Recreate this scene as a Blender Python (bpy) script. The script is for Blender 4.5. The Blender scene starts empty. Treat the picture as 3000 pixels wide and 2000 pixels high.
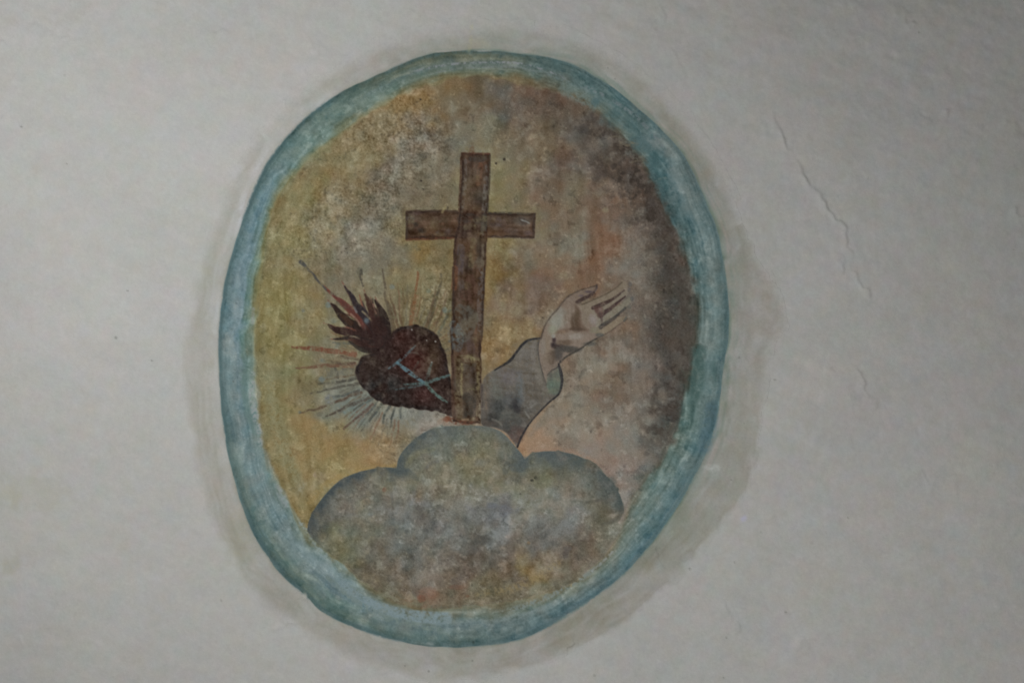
import bpy, math
import numpy as np

# ------------------------------------------------------------------ camera, light, exposure
scene = bpy.context.scene
col = scene.collection
S = 0.0007                                   # metres of wall per photograph pixel (frame is 2.1 m x 1.4 m of wall)
cam_d = bpy.data.cameras.new("camera"); cam = bpy.data.objects.new("camera", cam_d); col.objects.link(cam)
cam_d.sensor_width = 36.0; cam_d.lens = 50.0; cam_d.clip_end = 100.0; cam_d.clip_start = 0.05
DIST = 3000 * S * 50.0 / 36.0
cam.location = (0, -DIST, 0); cam.rotation_euler = (math.radians(90), 0, 0)
scene.camera = cam

world = bpy.data.worlds.new("World"); scene.world = world; world.use_nodes = True
bg = world.node_tree.nodes["Background"]
bg.inputs[0].default_value = (0.95, 0.97, 1.0, 1); bg.inputs[1].default_value = 0.02

def lamp(name, loc, power, radius, colour):
    d = bpy.data.lights.new(name, 'POINT'); d.energy = power; d.shadow_soft_size = radius; d.color = colour
    o = bpy.data.objects.new(name, d); o.location = loc; col.objects.link(o); return o
lamp("window_light", (-0.95, -1.5, 0.42), 51.0, 0.18, (0.99, 1.0, 0.985))
lamp("fill_light", (0.35, -2.0, -0.8), 57.0, 0.3, (1.0, 0.985, 0.96))

scene.view_settings.view_transform = 'Standard'; scene.view_settings.look = 'None'
scene.view_settings.gamma = 1.0; scene.view_settings.use_curve_mapping = False
scene.view_settings.exposure = 0.0
scene.cycles.filter_width = 1.15

# ------------------------------------------------------------------ canvas: pigment colour and relief of the plaster
# Canvas pixels are 2 photograph pixels apart.  "C" holds the colours as the eye sees them on the wall,
# they are turned into pigment albedo by dividing out the light that falls on the wall.
rng = np.random.default_rng(11)
ST = 2.0; X0, Y0, CW, CH = -600.0, -400.0, 2100, 1400
xs = X0 + ST*np.arange(CW); ys = Y0 + ST*np.arange(CH)
PX, PY = np.meshgrid(xs, ys); PX = PX.astype(np.float32); PY = PY.astype(np.float32)

fy = np.fft.fftfreq(CH)[:, None]; fx = np.fft.rfftfreq(CW)[None, :]
def gn(s, seed, aspect=1.0, ang=0.0):
    """unit noise of feature size s photograph px, stretched by aspect along ang degrees"""
    s = s/ST; r = np.random.default_rng(seed)
    w = np.fft.rfft2(r.standard_normal((CH, CW)).astype(np.float32))
    a = math.radians(ang); u = fx*math.cos(a)+fy*math.sin(a); v = -fx*math.sin(a)+fy*math.cos(a)
    k = np.exp(-2*(math.pi*s*0.5)**2*((u*aspect)**2+v**2))
    f = np.fft.irfft2(w*k, s=(CH, CW)).astype(np.float32)
    f -= f.mean(); return f/f.std()
def blur(a, s):
    s = s/ST
    k = np.exp(-2*(math.pi*s)**2*(fx**2+fy**2))
    return np.fft.irfft2(np.fft.rfft2(a)*k, s=(CH, CW)).astype(np.float32)
def ss(a, b, x):
    t = np.clip((x-a)/(b-a), 0, 1); return t*t*(3-2*t)

N3, N3b = gn(3.5, 1), gn(3.5, 2)
N6, N6b = gn(7, 3), gn(7, 4)
N12, N12b = gn(13, 5), gn(13, 6)
N25, N25b = gn(26, 7), gn(26, 8)
N50, N50b = gn(55, 9), gn(55, 10)
N120, N120b = gn(130, 12), gn(130, 13)
N300 = gn(320, 14)
CHA, CHB = gn(20, 15), gn(20, 16)             # chroma blotches
CHC, CHD = gn(90, 17), gn(90, 18)

def wall_seen(px):
    k = [-600, 0, 600, 1000, 1500, 2130, 3000, 3600]
    r = np.interp(px, k, [170, 170, 171, 163, 153, 146, 132, 126])
    g = np.interp(px, k, [170, 170, 171, 162, 151, 145, 130, 124])
    b = np.interp(px, k, [163, 163, 166, 157, 146, 141, 130, 126])
    return np.stack([r, g, b], -1).astype(np.float32)
def lin(v):
    v = np.clip(v, 0, 255)/255.0
    return np.where(v > 0.04045, ((v+0.055)/1.055)**2.4, v/12.92)

WS = wall_seen(xs)[None, :, :]
C = np.repeat(WS, CH, 0).copy()
HT = np.zeros((CH, CW), np.float32)           # relief in mm, positive towards the room
PID = np.zeros((CH, CW), np.int32)            # which painted part owns a canvas cell

# --- drawing tools ------------------------------------------------
def bbox(pts, m):
    p = np.asarray(pts, float)
    i0 = max(0, int((p[:, 0].min()-m-X0)/ST)); i1 = min(CW, int((p[:, 0].max()+m-X0)/ST)+2)
    j0 = max(0, int((p[:, 1].min()-m-Y0)/ST)); j1 = min(CH, int((p[:, 1].max()+m-Y0)/ST)+2)
    return (slice(j0, j1), slice(i0, i1))
def smooth(pts, n=6, closed=False):
    p = np.asarray(pts, float)
    if len(p) < 3 and not closed: return p
    out = []; N = len(p)
    for i in range(N if closed else N-1):
        if closed: a, b, c, d = p[(i-1) % N], p[i], p[(i+1) % N], p[(i+2) % N]
        else: a, b, c, d = p[max(i-1, 0)], p[i], p[i+1], p[min(i+2, N-1)]
        for t in np.arange(n)/n:
            out.append(0.5*((2*b)+(-a+c)*t+(2*a-5*b+4*c-d)*t*t+(-a+3*b-3*c+d)*t**3))
    if not closed: out.append(p[-1])
    return np.array(out)
def sdf(poly, sl):
    x = PX[sl]; y = PY[sl]; d2 = np.full(x.shape, 1e9, np.float32); ins = np.zeros(x.shape, bool)
    N = len(poly)
    for i in range(N):
        ax, ay = poly[i]; bx, by = poly[(i+1) % N]; ex, ey = bx-ax, by-ay
        L = ex*ex+ey*ey+1e-9
        t = np.clip(((x-ax)*ex+(y-ay)*ey)/L, 0, 1)
        d2 = np.minimum(d2, (x-ax-t*ex)**2+(y-ay-t*ey)**2)
        if ay != by:
            ins ^= ((ay > y) != (by > y)) & (x < (bx-ax)*(y-ay)/(by-ay)+ax)
    d = np.sqrt(d2); return np.where(ins, -d, d)
def put(sl, a, colour):
    a = np.clip(a, 0, 1)[..., None]
    c = np.asarray(colour, np.float32)
    C[sl] = C[sl]*(1-a)+c*a
def stroke(pts, w, colour, alpha=1.0, soft=2.0, dry=0.0, pid=0, n=6, wob=0.0, curve=True, fade=0.0, both=False):
    """painted brush stroke; w = width or (start, end) or list per point"""
    p = np.asarray(pts, float)
    ws = np.interp(np.linspace(0, 1, len(p)), np.linspace(0, 1, len(np.atleast_1d(w))), np.atleast_1d(w))
    q = smooth(np.column_stack([p, ws]), n) if curve else np.column_stack([p, ws])
    sl = bbox(q[:, :2], max(np.max(q[:, 2]), 1)+soft+6+wob)
    x = PX[sl]; y = PY[sl]
    if wob: x = x+wob*N12[sl]; y = y+wob*N12b[sl]
    best = np.full(x.shape, 1e9, np.float32); par = np.zeros(x.shape, np.float32); M = len(q)-1
    for i in range(M):
        ax, ay, wa = q[i]; bx, by, wb = q[i+1]; ex, ey = bx-ax, by-ay; L = ex*ex+ey*ey+1e-9
        t = np.clip(((x-ax)*ex+(y-ay)*ey)/L, 0, 1)
        d = np.sqrt((x-ax-t*ex)**2+(y-ay-t*ey)**2)-0.5*(wa+(wb-wa)*t)
        m = d < best; best = np.where(m, d, best); par = np.where(m, (i+t)/M, par)
    a = 1-ss(-soft*0.6, soft, best)
    if dry: a = a*np.clip(1-dry*0.5+dry*(0.45*N3[sl]+0.5*N6[sl]), 0, 1)
    if fade: a = a*(1-fade*par)
    if both: a = a*ss(0, .18, par)*(1-ss(.75, 1, par))
    put(sl, a*alpha, colour)
    if pid: PID[sl][best < 0.6] = pid
    return sl, best
def fill(poly, colour, alpha=1.0, soft=2.0, dry=0.0, pid=0, sm=True, wob=0.0, clip=None):
    q = smooth(poly, 5, True) if sm else np.asarray(poly, float)
    sl = bbox(q, soft+8+wob)
    d = sdf(q, sl)
    if wob: d = d+wob*(0.6*N12[sl]+0.4*N6[sl])
    a = 1-ss(-soft, soft, d)
    if clip is not None: a = a*clip[sl]
    if dry: a = a*np.clip(1-dry*0.5+dry*(0.4*N3[sl]+0.5*N6[sl]), 0, 1)
    put(sl, a*alpha, colour)
    if pid: PID[sl][(d < 0) if clip is None else ((d < 0) & (clip[sl] > 0.5))] = pid
    return sl, d
def blot(x, y, r, colour, alpha=0.6, ry=None, dry=0.3, wob=0.35):
    ry = ry or r; sl = bbox([(x-r*1.6, y-ry*1.6), (x+r*1.6, y+ry*1.6)], 2)
    d = np.sqrt(((PX[sl]-x)/r)**2+((PY[sl]-y)/ry)**2)+wob*(0.5*N25[sl]+0.3*N12[sl]+0.2*N6[sl])
    a = 1-ss(0.35, 1.15, d)
    a = a*np.clip(1-dry*0.5+dry*(0.5*N6[sl]+0.4*N3[sl]), 0, 1)
    put(sl, a*alpha, colour)
def field(pts, sig, warp=1.0):
    """smooth colour field through scattered colour notes (x, y, r, g, b)"""
    p = np.array(pts, float); step = 8
    gx = np.arange(550, 2260, step); gy = np.arange(100, 1960, step)
    num = np.zeros((len(gy), len(gx), 3)); den = np.full((len(gy), len(gx)), 1e-9)
    for x, y, r, g, b in p:
        d2 = ((gx-x)**2)[None, :]+((gy-y)**2)[:, None]
        w = np.exp(-d2/(2*sig*sig))+0.02*np.exp(-d2/(2*(sig*3.5)**2))
        num += w[..., None]*np.array([r, g, b]); den += w
    F = (num/den[..., None]).astype(np.float32)
    u = np.clip((PX+warp*(16*N50+10*N25+5*N12)-550)/step, 0, len(gx)-1.01)
    v = np.clip((PY+warp*(16*N50b+10*N25b+5*N12b)-100)/step, 0, len(gy)-1.01)
    i = u.astype(int); j = v.astype(int); fu = (u-i)[..., None]; fv = (v-j)[..., None]
    return (F[j, i]*(1-fu)+F[j, i+1]*fu)*(1-fv)+(F[j+1, i]*(1-fu)+F[j+1, i+1]*fu)*fv

# --- outlines of the oval, as radii around its middle -------------
OX, OY = 1390.0, 1020.0
OUT = [(1425,150),(1298,155),(1208,176),(1128,211),(1000,271),(936,315),(885,357),(829,417),(778,489),(740,570),(719,625),(703,667),
 (689,710),(672,769),(657,837),(646,922),(642,982),(642,1050),(646,1143),(655,1241),(670,1333),(681,1376),(698,1444),(723,1520),(766,1601),
 (829,1686),(893,1741),(936,1784),(1000,1819),(1106,1860),(1213,1886),(1298,1894),(1404,1890),(1489,1880),(1574,1850),(1681,1788),(1766,1729),
 (1834,1673),(1906,1592),(1957,1524),(2000,1456),(2042,1380),(2066,1331),(2091,1262),(2104,1198),(2113,1126),(2123,1050),(2132,999),(2135,943),
 (2134,880),(2125,807),(2113,735),(2099,667),(2077,615),(2055,562),(2032,508),(2000,453),(1936,379),(1872,319),(1808,268),(1744,225),(1681,191),(1596,168),(1510,158)]
INN = [(1404,227),(1298,238),(1204,264),(1128,306),(1055,353),(1000,395),(948,430),(906,472),(851,532),(808,595),(787,667),(774,752),(761,837),
 (753,922),(748,1007),(750,1092),(755,1177),(765,1254),(781,1328),(804,1384),(829,1435),(863,1499),(902,1558),(957,1614),(1000,1646),(1043,1686),
 (1106,1733),(1170,1768),(1270,1782),(1362,1775),(1468,1763),(1574,1741),(1659,1716),(1723,1673),(1787,1605),(1826,1535),(1848,1462),(1890,1392),(1940,1333),
 (1978,1262),(1997,1165),(2013,1092),(2028,1037),(2036,965),(2036,901),(2025,816),(2000,735),(1961,655),(1936,595),(1906,532),(1872,468),(1829,413),
 (1787,366),(1731,315),(1659,279),(1574,255),(1489,234)]
WASH = [(1400,60),(1250,80),(1080,130),(960,205),(860,265),(770,380),(690,510),(640,640),(580,800),(550,960),(540,1100),(555,1250),(580,1380),
 (615,1500),(660,1600),(714,1696),(800,1790),(900,1850),(1000,1910),(1150,1965),(1300,1990),(1467,1970),(1595,1935),(1680,1899),(1760,1862),(1829,1822),
 (1948,1716),(2017,1648),(2070,1590),(2128,1516),(2165,1460),(2204,1401),(2222,1300),(2235,1150),(2255,1015),(2298,950),(2285,880),(2240,800),(2190,680),(2140,530),(2085,440),
 (2025,353),(1950,270),(1860,190),(1740,120),(1570,70)]
TH = np.arctan2(PY-OY, PX-OX); RR = np.sqrt((PX-OX)**2+(PY-OY)**2)
def radial(pts, theta):
    p = smooth(pts, 4, True); a = np.arctan2(p[:, 1]-OY, p[:, 0]-OX); r = np.hypot(p[:, 0]-OX, p[:, 1]-OY)
    o = np.argsort(a); a = a[o]; r = r[o]
    return np.interp(theta, np.r_[a-2*np.pi, a, a+2*np.pi], np.r_[r, r, r]).astype(np.float32)
RO = radial(OUT, TH)+0.8*N25; RI = radial(INN, TH); RW = radial(WASH, TH)
T = (RR-RI)/(RO-RI)                           # 0 at the inner, 1 at the outer edge of the border
DEG = np.degrees(TH) % 360                    # 0 right, 90 bottom, 180 left, 270 top

tabs = {}
def brush(key, along, across, coord_t, seed):
    """bristle noise running round the oval"""
    r = np.random.default_rng(seed); nA = int(2*np.pi*800/along); nB = 400
    tab = r.standard_normal((nB, nA)).astype(np.float32)
    u = (TH/(2*np.pi)+0.5)*nA+1.2*N120+0.8*N50; v = coord_t/across+0.4*N50b+0.35*N120b
    v = np.mod(v, nB-1); i = np.floor(u).astype(int); j = np.floor(v).astype(int); fu = u-i; fv = v-j
    fu = fu*fu*(3-2*fu); fv = fv*fv*(3-2*fv)
    i0, i1 = i % nA, (i+1) % nA
    f = (tab[j, i0]*(1-fu)+tab[j, i1]*fu)*(1-fv)+(tab[j+1, i0]*(1-fu)+tab[j+1, i1]*fu)*fv
    return (f/f.std()).astype(np.float32)
BA = brush('a', 110, 7, RR-RO+3000, 21); BB = brush('b', 260, 16, RR-RO+3000, 22); BC = brush('c', 45, 4, RR-RO+3000, 23)
BW = brush('w', 420, 22, RR-RO+3000, 24); BX = brush('x', 240, 9, RR-RO+3000, 25)

# ------------------------------------------------------------------ plaster wall
wallv = 0.8*N300+0.6*N120+0.5*N50+0.5*N25+0.6*N12+0.6*N6+1.2*N3+0.6*gn(14, 19, 6, 20)
C += wallv[..., None]*np.array([0.9, 0.9, 0.85], np.float32)
C += (CHC*0.5+CHA*0.8)[..., None]*np.array([0.9, -0.3, -0.1], np.float32)+(CHD*0.5+CHB*0.8)[..., None]*np.array([-.1, 0.1, 1.1], np.float32)
# faint yellow damp stains low on the left, violet cast of an older coat at the right edge
blot(20, 1440, 60, (160, 158, 130), .25, 50); blot(120, 1440, 90, (162, 160, 140), .25, 60); blot(30, 1660, 40, (150, 147, 120), .3, 30)
blot(690, 1580, 60, (158, 154, 132), .3, 90)
blot(2177, 1520, 14, (150, 150, 172), .7, 16)

# repainted band round the oval
we = np.interp(DEG, [0, 20, 80, 110, 360], [1.0, .45, .45, 1.0, 1.0])
aw = 1-ss(-26*we, 16*we, RR-RW+4*BW+4*N50+2.5*N25+1.5*BX)
out_d = RR-RO
soft_top = np.where((DEG > 225) & (DEG < 335), ss(0, 1, np.clip((RW-RR)/np.maximum(RW-RO, 1)*1.6, 0, 1)), 1)
wt = np.interp(DEG, [0, 25, 60, 90, 120, 150, 180, 205, 230, 270, 300, 330, 360], [.95, .95, 1.15, 1.0, 1.0, .95, .9, .8, .75, .85, .85, .95, .95])
prox = np.interp(out_d, [0, 30, 90, 200], [1.0, .9, .8, .7])
band = aw*wt*prox*soft_top*np.clip(1+0.09*BX+0.13*BW+0.18*N50+0.10*N25+0.06*N12, 0.05, 1.8)
band = np.where(out_d > -4, band, 0)
tint = np.array([18, 19, 23], np.float32)
C -= band[..., None]*tint
# greenish drag of the border colour just outside its right and top edge
dr = np.exp(-np.clip(out_d, 0, 500)/22)*np.interp(DEG, [0, 30, 60, 120, 240, 280, 330, 360], [1, .8, .3, .1, .1, .7, .9, 1])*(out_d > -3)
C -= dr[..., None]*np.array([22, 12, 14], np.float32)*np.clip(1+.5*BA, 0, 2)[..., None]
# bare light strip that the brush left along the left edge
ls = np.exp(-((out_d-16-5*N50)/15)**2)*np.interp(DEG, [0, 110, 150, 185, 215, 235, 255, 360], [0, .0, .45, .5, .95, .5, 0, 0])
C += ls[..., None]*np.array([12, 13, 17], np.float32)*np.clip(1+.3*BA, 0, 2)[..., None]
PID[(aw > 0.12) & (out_d > -2)] = 1

# ------------------------------------------------------------------ background of the oval
BGN = [(1100,400,128,113,84),(1040,480,125,110,78),(1190,300,134,106,66),(1300,265,118,98,70),(1400,258,98,82,62),(1480,320,97,89,80),(1560,290,98,78,64),
(1660,330,93,80,67),(1720,370,86,78,70),(1780,420,84,72,62),(1850,480,78,65,57),(1890,560,74,63,56),(1940,640,72,63,58),(1250,400,110,100,85),(1150,480,106,96,82),
(1350,420,110,103,88),(1420,400,112,106,86),(1550,420,112,97,77),(1650,480,101,86,72),(1600,560,107,90,74),(1690,560,112,102,82),(1780,600,112,88,71),(1850,580,102,90,79),
(1500,560,116,103,76),(1300,560,107,97,76),(1150,600,112,102,84),(1050,640,116,109,95),(950,640,124,114,88),(880,600,132,119,78),(830,700,134,123,80),(1000,560,118,104,78),(960,500,126,112,76),
(1050,700,124,117,102),(1100,760,117,108,90),(1230,720,120,98,58),(1280,740,114,100,70),(1450,760,118,98,64),(1450,850,121,100,58),(1550,720,112,98,80),(1560,860,105,87,74),
(1660,720,119,113,98),(1760,720,116,88,68),(1700,790,111,85,66),(1640,820,116,96,76),(1860,760,121,113,102),(1950,800,78,73,68),(1980,900,70,66,60),(1860,960,104,94,84),
(1930,960,73,66,60),(1780,960,112,95,79),(1500,960,122,102,71),(1450,1020,122,98,63),(1480,900,113,95,80),(1650,1060,119,103,88),(1720,1080,122,112,97),(1800,1100,104,89,74),
(1880,1100,116,106,96),(1950,1100,80,73,67),(1780,1180,105,90,77),(1680,1170,124,114,99),(1700,1260,130,120,106),(1850,1260,124,117,106),(1960,1200,74,70,66),(1950,1290,84,81,74),
(1560,1290,144,114,88),(1600,1330,142,115,94),(1700,1340,132,113,98),(1800,1350,130,113,102),(1900,1380,110,106,99),(800,900,137,124,74),(850,850,127,113,73),(900,780,118,108,82),
(960,820,115,105,85),(800,1000,132,119,70),(850,1050,129,116,71),(900,1100,119,110,80),(790,1100,130,124,86),(820,1180,132,119,74),(880,1260,140,116,73),(950,1300,142,119,74),
(830,1300,137,123,80),(1000,1240,128,118,90),(1100,1250,121,116,100),(1200,1240,119,116,108),(1280,1250,126,112,98),(860,1380,137,121,77),(900,1430,143,130,96),(870,1460,137,119,74),
(1000,1320,140,116,74),(1100,1310,138,108,70),(1150,1280,128,112,85),(1000,1360,142,126,84),(1150,1240,119,116,100),(1000,1150,119,118,104),(1050,1195,107,114,107),(1350,330,112,98,78),
(1300,640,112,100,76),(1180,820,122,110,78),(1100,860,118,108,84),(1260,880,118,106,76),(900,950,122,110,76),(960,1050,116,107,84),(1180,700,116,106,82),(1250,480,108,98,80),
(1850,680,112,98,86),(1900,720,84,76,68),(1560,1180,122,108,92),(1600,1130,124,108,90),(1850,1180,116,106,94),(1420,660,122,108,70),(1420,560,120,108,74),(1350,850,110,98,72)]
F = field(BGN, 33)
inside = 1-ss(-1, 1, T*40)
scuff = ss(.8, 1.9, .62*gn(30, 35)+.6*gn(75, 36)+.35*N12b+.15*N6)
smudge = np.where((PX < 1350) & (PY < 850), .5, 1.0)*ss(.9, 2.0, .6*gn(34, 37)+.6*gn(85, 38)+.35*N12+.2*N6)
flake = ss(1.35, 1.6, .75*gn(20, 44)+.5*gn(60, 45)+.42*N6b+.2*N3b); chip = ss(1.5, 1.75, .75*gn(16, 46)+.5*gn(70, 47)+.45*N6+.2*N3)
F = F+flake[..., None]*np.array([10, 11, 11], np.float32)-chip[..., None]*np.array([14, 13, 11], np.float32)
F = F+scuff[..., None]*np.array([13, 14, 14], np.float32)-smudge[..., None]*np.array([13, 13, 12], np.float32)
sand = np.clip(.38+.30*ss(1500, 1050, PX)*ss(1250, 800, PY)+.16*N120+.10*N50, .15, .85)
spk = (N3*4.8+N6*2.4)*sand*1.15+N12*2.2+N25*2.4
dens = np.clip(0.75+0.35*N120+0.2*N50, 0.2, 1.6)
dl = np.where((PX < 1330) & (PY < 1000), 1.25, 1.0)
F = F+(spk*dens*dl)[..., None]*np.array([1.0, 1.0, 0.95], np.float32)
pits = ss(1.15, 2.2, gn(5.2, 31)*0.95+0.15*N25+0.3*N120)*np.where(PX < 1500, 1.0, .6)
F = F*(1-0.15*(pits*np.clip(sand*1.2, 0, 1))[..., None])
lightp = ss(1.5, 2.5, gn(5.5, 32)+.3*N50b)
F = F+lightp[..., None]*np.array([16, 15, 13], np.float32)
F += (CHA*1.3)[..., None]*np.array([1, -.3, -.6], np.float32)+(CHB*1.2)[..., None]*np.array([-.7, .2, 1], np.float32)
left = ss(1200, 800, PX)*ss(-0.5, -0.1, T/6)
DRIP = gn(13, 34, 5, 90)
F += (left*(3.2*BA+3.0*BB)+3.0*DRIP*(1-left)*ss(1250, 700, PY))[..., None]
BG = (T < 0.0)
a_in = (1-ss(0.30, 0.5, T))[..., None]
C = C*(1-a_in)+F*a_in
PID[BG] = 3

# ------------------------------------------------------------------ blue border
TT = [0.0, .12, .28, .45, .6, .8, .93, 1.0]
RING = {
 0:   [(72,72,64),(90,101,97),(108,124,122),(112,130,130),(102,121,121),(92,112,113),(84,104,107),(88,106,106)],
 20:  [(74,76,70),(70,92,88),(84,106,103),(98,118,117),(96,116,116),(88,108,110),(80,102,106),(88,106,106)],
 45:  [(112,109,96),(106,114,105),(104,117,111),(105,121,117),(96,116,117),(82,107,111),(70,96,104),(78,100,106)],
 70:  [(116,108,86),(112,110,92),(106,114,104),(108,121,119),(98,116,118),(86,107,112),(76,98,106),(86,102,108)],
 90:  [(114,104,84),(110,108,92),(106,116,106),(108,121,122),(104,119,119),(94,111,110),(82,101,102),(88,103,104)],
 115: [(114,110,88),(118,126,114),(122,140,140),(122,141,146),(114,130,128),(102,120,112),(84,106,103),(86,106,106)],
 140: [(124,128,106),(120,138,132),(118,138,140),(114,134,136),(118,136,134),(106,124,116),(86,108,106),(86,108,108)],
 160: [(140,142,128),(116,136,134),(112,134,136),(118,138,141),(118,136,138),(108,128,128),(90,114,114),(90,114,116)],
 180: [(130,124,86),(114,126,106),(102,128,120),(116,138,146),(126,142,143),(116,136,139),(96,120,126),(96,120,127)],
 200: [(132,126,88),(116,126,100),(104,128,122),(114,138,146),(120,142,150),(106,130,134),(90,114,118),(90,114,118)],
 215: [(132,126,90),(116,124,100),(108,130,126),(106,134,142),(114,140,147),(98,122,124),(86,110,113),(86,110,113)],
 235: [(126,120,86),(112,120,98),(104,124,116),(110,130,122),(104,124,118),(94,116,112),(84,106,104),(88,106,106)],
 255: [(126,112,78),(116,114,88),(104,118,106),(100,116,108),(92,108,104),(98,106,92),(84,98,92),(92,102,96)],
 270: [(124,108,78),(114,106,80),(104,110,94),(106,114,106),(98,106,100),(108,108,90),(86,96,90),(94,102,96)],
 285: [(98,88,70),(96,97,84),(96,104,94),(102,112,108),(88,104,102),(84,100,98),(80,98,96),(90,104,102)],
 300: [(92,88,76),(108,118,110),(110,124,120),(92,112,112),(86,108,108),(82,104,106),(78,98,100),(90,104,104)],
 312: [(80,78,68),(70,90,92),(66,94,98),(76,102,106),(98,116,118),(108,122,122),(92,110,112),(90,106,108)],
 325: [(74,70,62),(66,84,86),(66,93,97),(84,106,110),(112,126,126),(106,120,120),(90,108,110),(90,106,108)],
 340: [(72,70,63),(80,96,94),(78,100,102),(96,116,117),(110,126,126),(96,114,115),(86,106,108),(90,106,106)],
}
ks = sorted(RING); tab = np.array([RING[k] for k in ks]+[RING[ks[0]]], np.float32); kd = np.array(ks+[360.0])
cd = (np.arange(720)*0.5)
tabd = np.stack([[np.interp(cd, kd, tab[:, i, c]) for c in range(3)] for i in range(len(TT))], 0)   # t, c, deg
tabf = np.zeros((65, 720, 3), np.float32)
for c in range(3):
    for k in range(720): tabf[:, k, c] = np.interp(np.linspace(0, 1, 65), TT, tabd[:, c, k])
tw = np.clip(T+0.035*BB+0.03*N50+0.02*BA+0.015*N12, 0, 1)
dw = ((DEG+2.2*N120+1.2*N50)*2).astype(int) % 720
R = tabf[np.clip((tw*64), 0, 64).astype(int), dw]
R = R+(3.4*BA+4.0*BB+3.0*BC+3.0*BW)[..., None]*np.array([1.05, 1, .95], np.float32)
R = R+flake[..., None]*np.array([14, 13, 12], np.float32)*np.interp(T, [0, .8, 1], [1, .7, .1])[..., None]-chip[..., None]*np.array([13, 11, 9], np.float32)
R = R+(N3*2.8+N6*2.2+N12*1.6+N25*1.5)[..., None]+(CHA*1.8)[..., None]*np.array([1, -.1, -.6], np.float32)
R = R+(ss(.9, 1.9, .6*gn(30, 39)+.6*BB+.4*N12b)*np.interp(T, [0, .6, .9, 1], [1, .9, .3, 0]))[..., None]*np.array([17, 15, 14], np.float32)-(ss(1.0, 2.0, .6*gn(40, 40)+.5*BW+.4*N12)*np.interp(T, [0, .1, .9, 1], [0, 1, 1, .5]))[..., None]*np.array([18, 14, 12], np.float32)
R = R+(ss(1.3, 2.2, gn(6, 33)+.4*N50)*np.interp(T, [0, .15, .5, 1], [.3, .9, .7, .1]))[..., None]*np.array([17, 16, 17], np.float32)
# worn inner rim: soft and broken on the left, sharper on the right
rs = np.interp(DEG, [0, 60, 120, 140, 180, 215, 260, 300, 360], [.20, .10, .06, .05, .12, .14, .09, .14, .20])
a_r = ss(-rs, rs*0.6, T+(0.05*N25*rs/.1+0.04*N12)*np.interp(DEG, [0, 35, 60, 130, 190, 230, 360], [1, .7, .3, .3, .45, .9, 1]))*(1-ss(-1.4, 1.6, out_d))
a_r = np.where(T > -0.3, a_r, 0)[..., None]
C = C*(1-a_r)+R*a_r
PID[(T >= 0.0) & (out_d < 0)] = 2

def arc(d0, d1, t0, t1, n=14):
    d = np.linspace(d0, d1, n); th = np.radians(d)
    th = (th+np.pi) % (2*np.pi)-np.pi
    ri = radial(INN, th); ro = radial(OUT, th); t = np.linspace(t0, t1, n)
    r = ri+(ro-ri)*t
    return np.column_stack([OX+r*np.cos(th), OY+r*np.sin(th)])
# painted dark contour of the border
for d0, d1, al, w in [(100,150,.7,11),(150,205,.6,9),(205,245,.8,10),(245,300,.45,8),(20,100,.55,12),(300,380,.3,8)]:
    stroke(arc(d0, d1, .965, .965), w, (76, 99, 102), al, 5, .5, both=True)
stroke(arc(112, 165, .80, .86), 8, (88, 110, 108), .5, 4, .8, both=True)
# light lines dragged round the border
stroke([(1190,222),(1234,204),(1340,187),(1425,184),(1510,185),(1574,199),(1638,222),(1690,250)], 5, (142,142,148), .75, 3, .9, both=True)
stroke([(1240,222),(1330,203),(1430,197),(1530,200),(1600,220)], 4, (122,126,126), .55, 3, .9, both=True)
stroke([(1690,245),(1760,275),(1850,332),(1914,395),(1960,455)], 9, (120,126,130), .6, 4, .9, both=True)
stroke([(1600,215),(1720,268),(1820,330)], 5, (108,122,122), .6, 4, .8)
blot(1905,415,36,(122,130,130),.6,34); blot(1975,540,26,(116,128,128),.6,70); blot(2000,620,22,(114,128,128),.5,60)
stroke([(1655,262),(1705,285),(1735,305)], 34, (112,126,122), .6, 12, .6)
blot(1745,300,16,(72,98,104),.7,20); blot(1800,355,52,(70,97,101),.55,34); blot(1870,430,44,(66,93,98),.55,40); blot(1912,480,26,(70,97,102),.6,30); blot(1938,545,20,(72,98,102),.6,44)
stroke([(1890,535),(1950,522)], 6, (118,128,122), .6, 3, .5)
stroke([(2047,1030),(2046,1090),(2036,1150),(2026,1180)], [36,42,34,14], (62,86,84), .75, 12, .4)
stroke([(2084,1190),(2078,1250),(2064,1310)], [30,40,30], (74,99,112), .55, 14, .4)
stroke([(2068,1060),(2072,1110),(2066,1170)], 14, (104,124,124), .5, 6, .6)
stroke([(2090,1060),(2094,1130)], 10, (74,100,100), .45, 5, .6)
stroke(arc(118, 66, -.18, -.10), [30, 44, 46, 40, 26], (106,111,90), .5, 14, .5, both=True)
stroke([(1000,1712),(1064,1760),(1170,1797),(1240,1806),(1308,1810)], [26,30,34,34,34], (128,145,152), .85, 5, .45)
stroke([(960,1690),(1050,1765),(1150,1815),(1290,1842)], [10,16,18,14], (112,126,116), .5, 5, .6)
stroke([(1300,1815),(1400,1826),(1520,1806),(1620,1766)], [16,14,14,8], (118,132,132), .5, 5, .6)
stroke([(930,1640),(990,1690),(1050,1738)], 30, (120,138,142), .5, 12, .8)
stroke([(1766,1648),(1702,1694),(1617,1741),(1532,1775),(1430,1800)], [10,12,14,12,10], (126,138,140), .6, 6, .9, both=True)
stroke([(1795,1615),(1760,1650),(1735,1672)], 6, (148,152,152), .7, 3, .7)
stroke([(1674,1626),(1674,1660),(1673,1716)], [7,5,4], (150,134,96), .7, 3, .4)
stroke([(1310,1800),(1312,1850)], 5, (126,140,142), .5, 3, .5)
blot(1400,1832,15,(124,134,130),.5,10); blot(1387,1880,5,(52,66,64),.8,6)
stroke([(742,905),(740,945)], 8, (146,148,142), .6, 4, .6)
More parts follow.
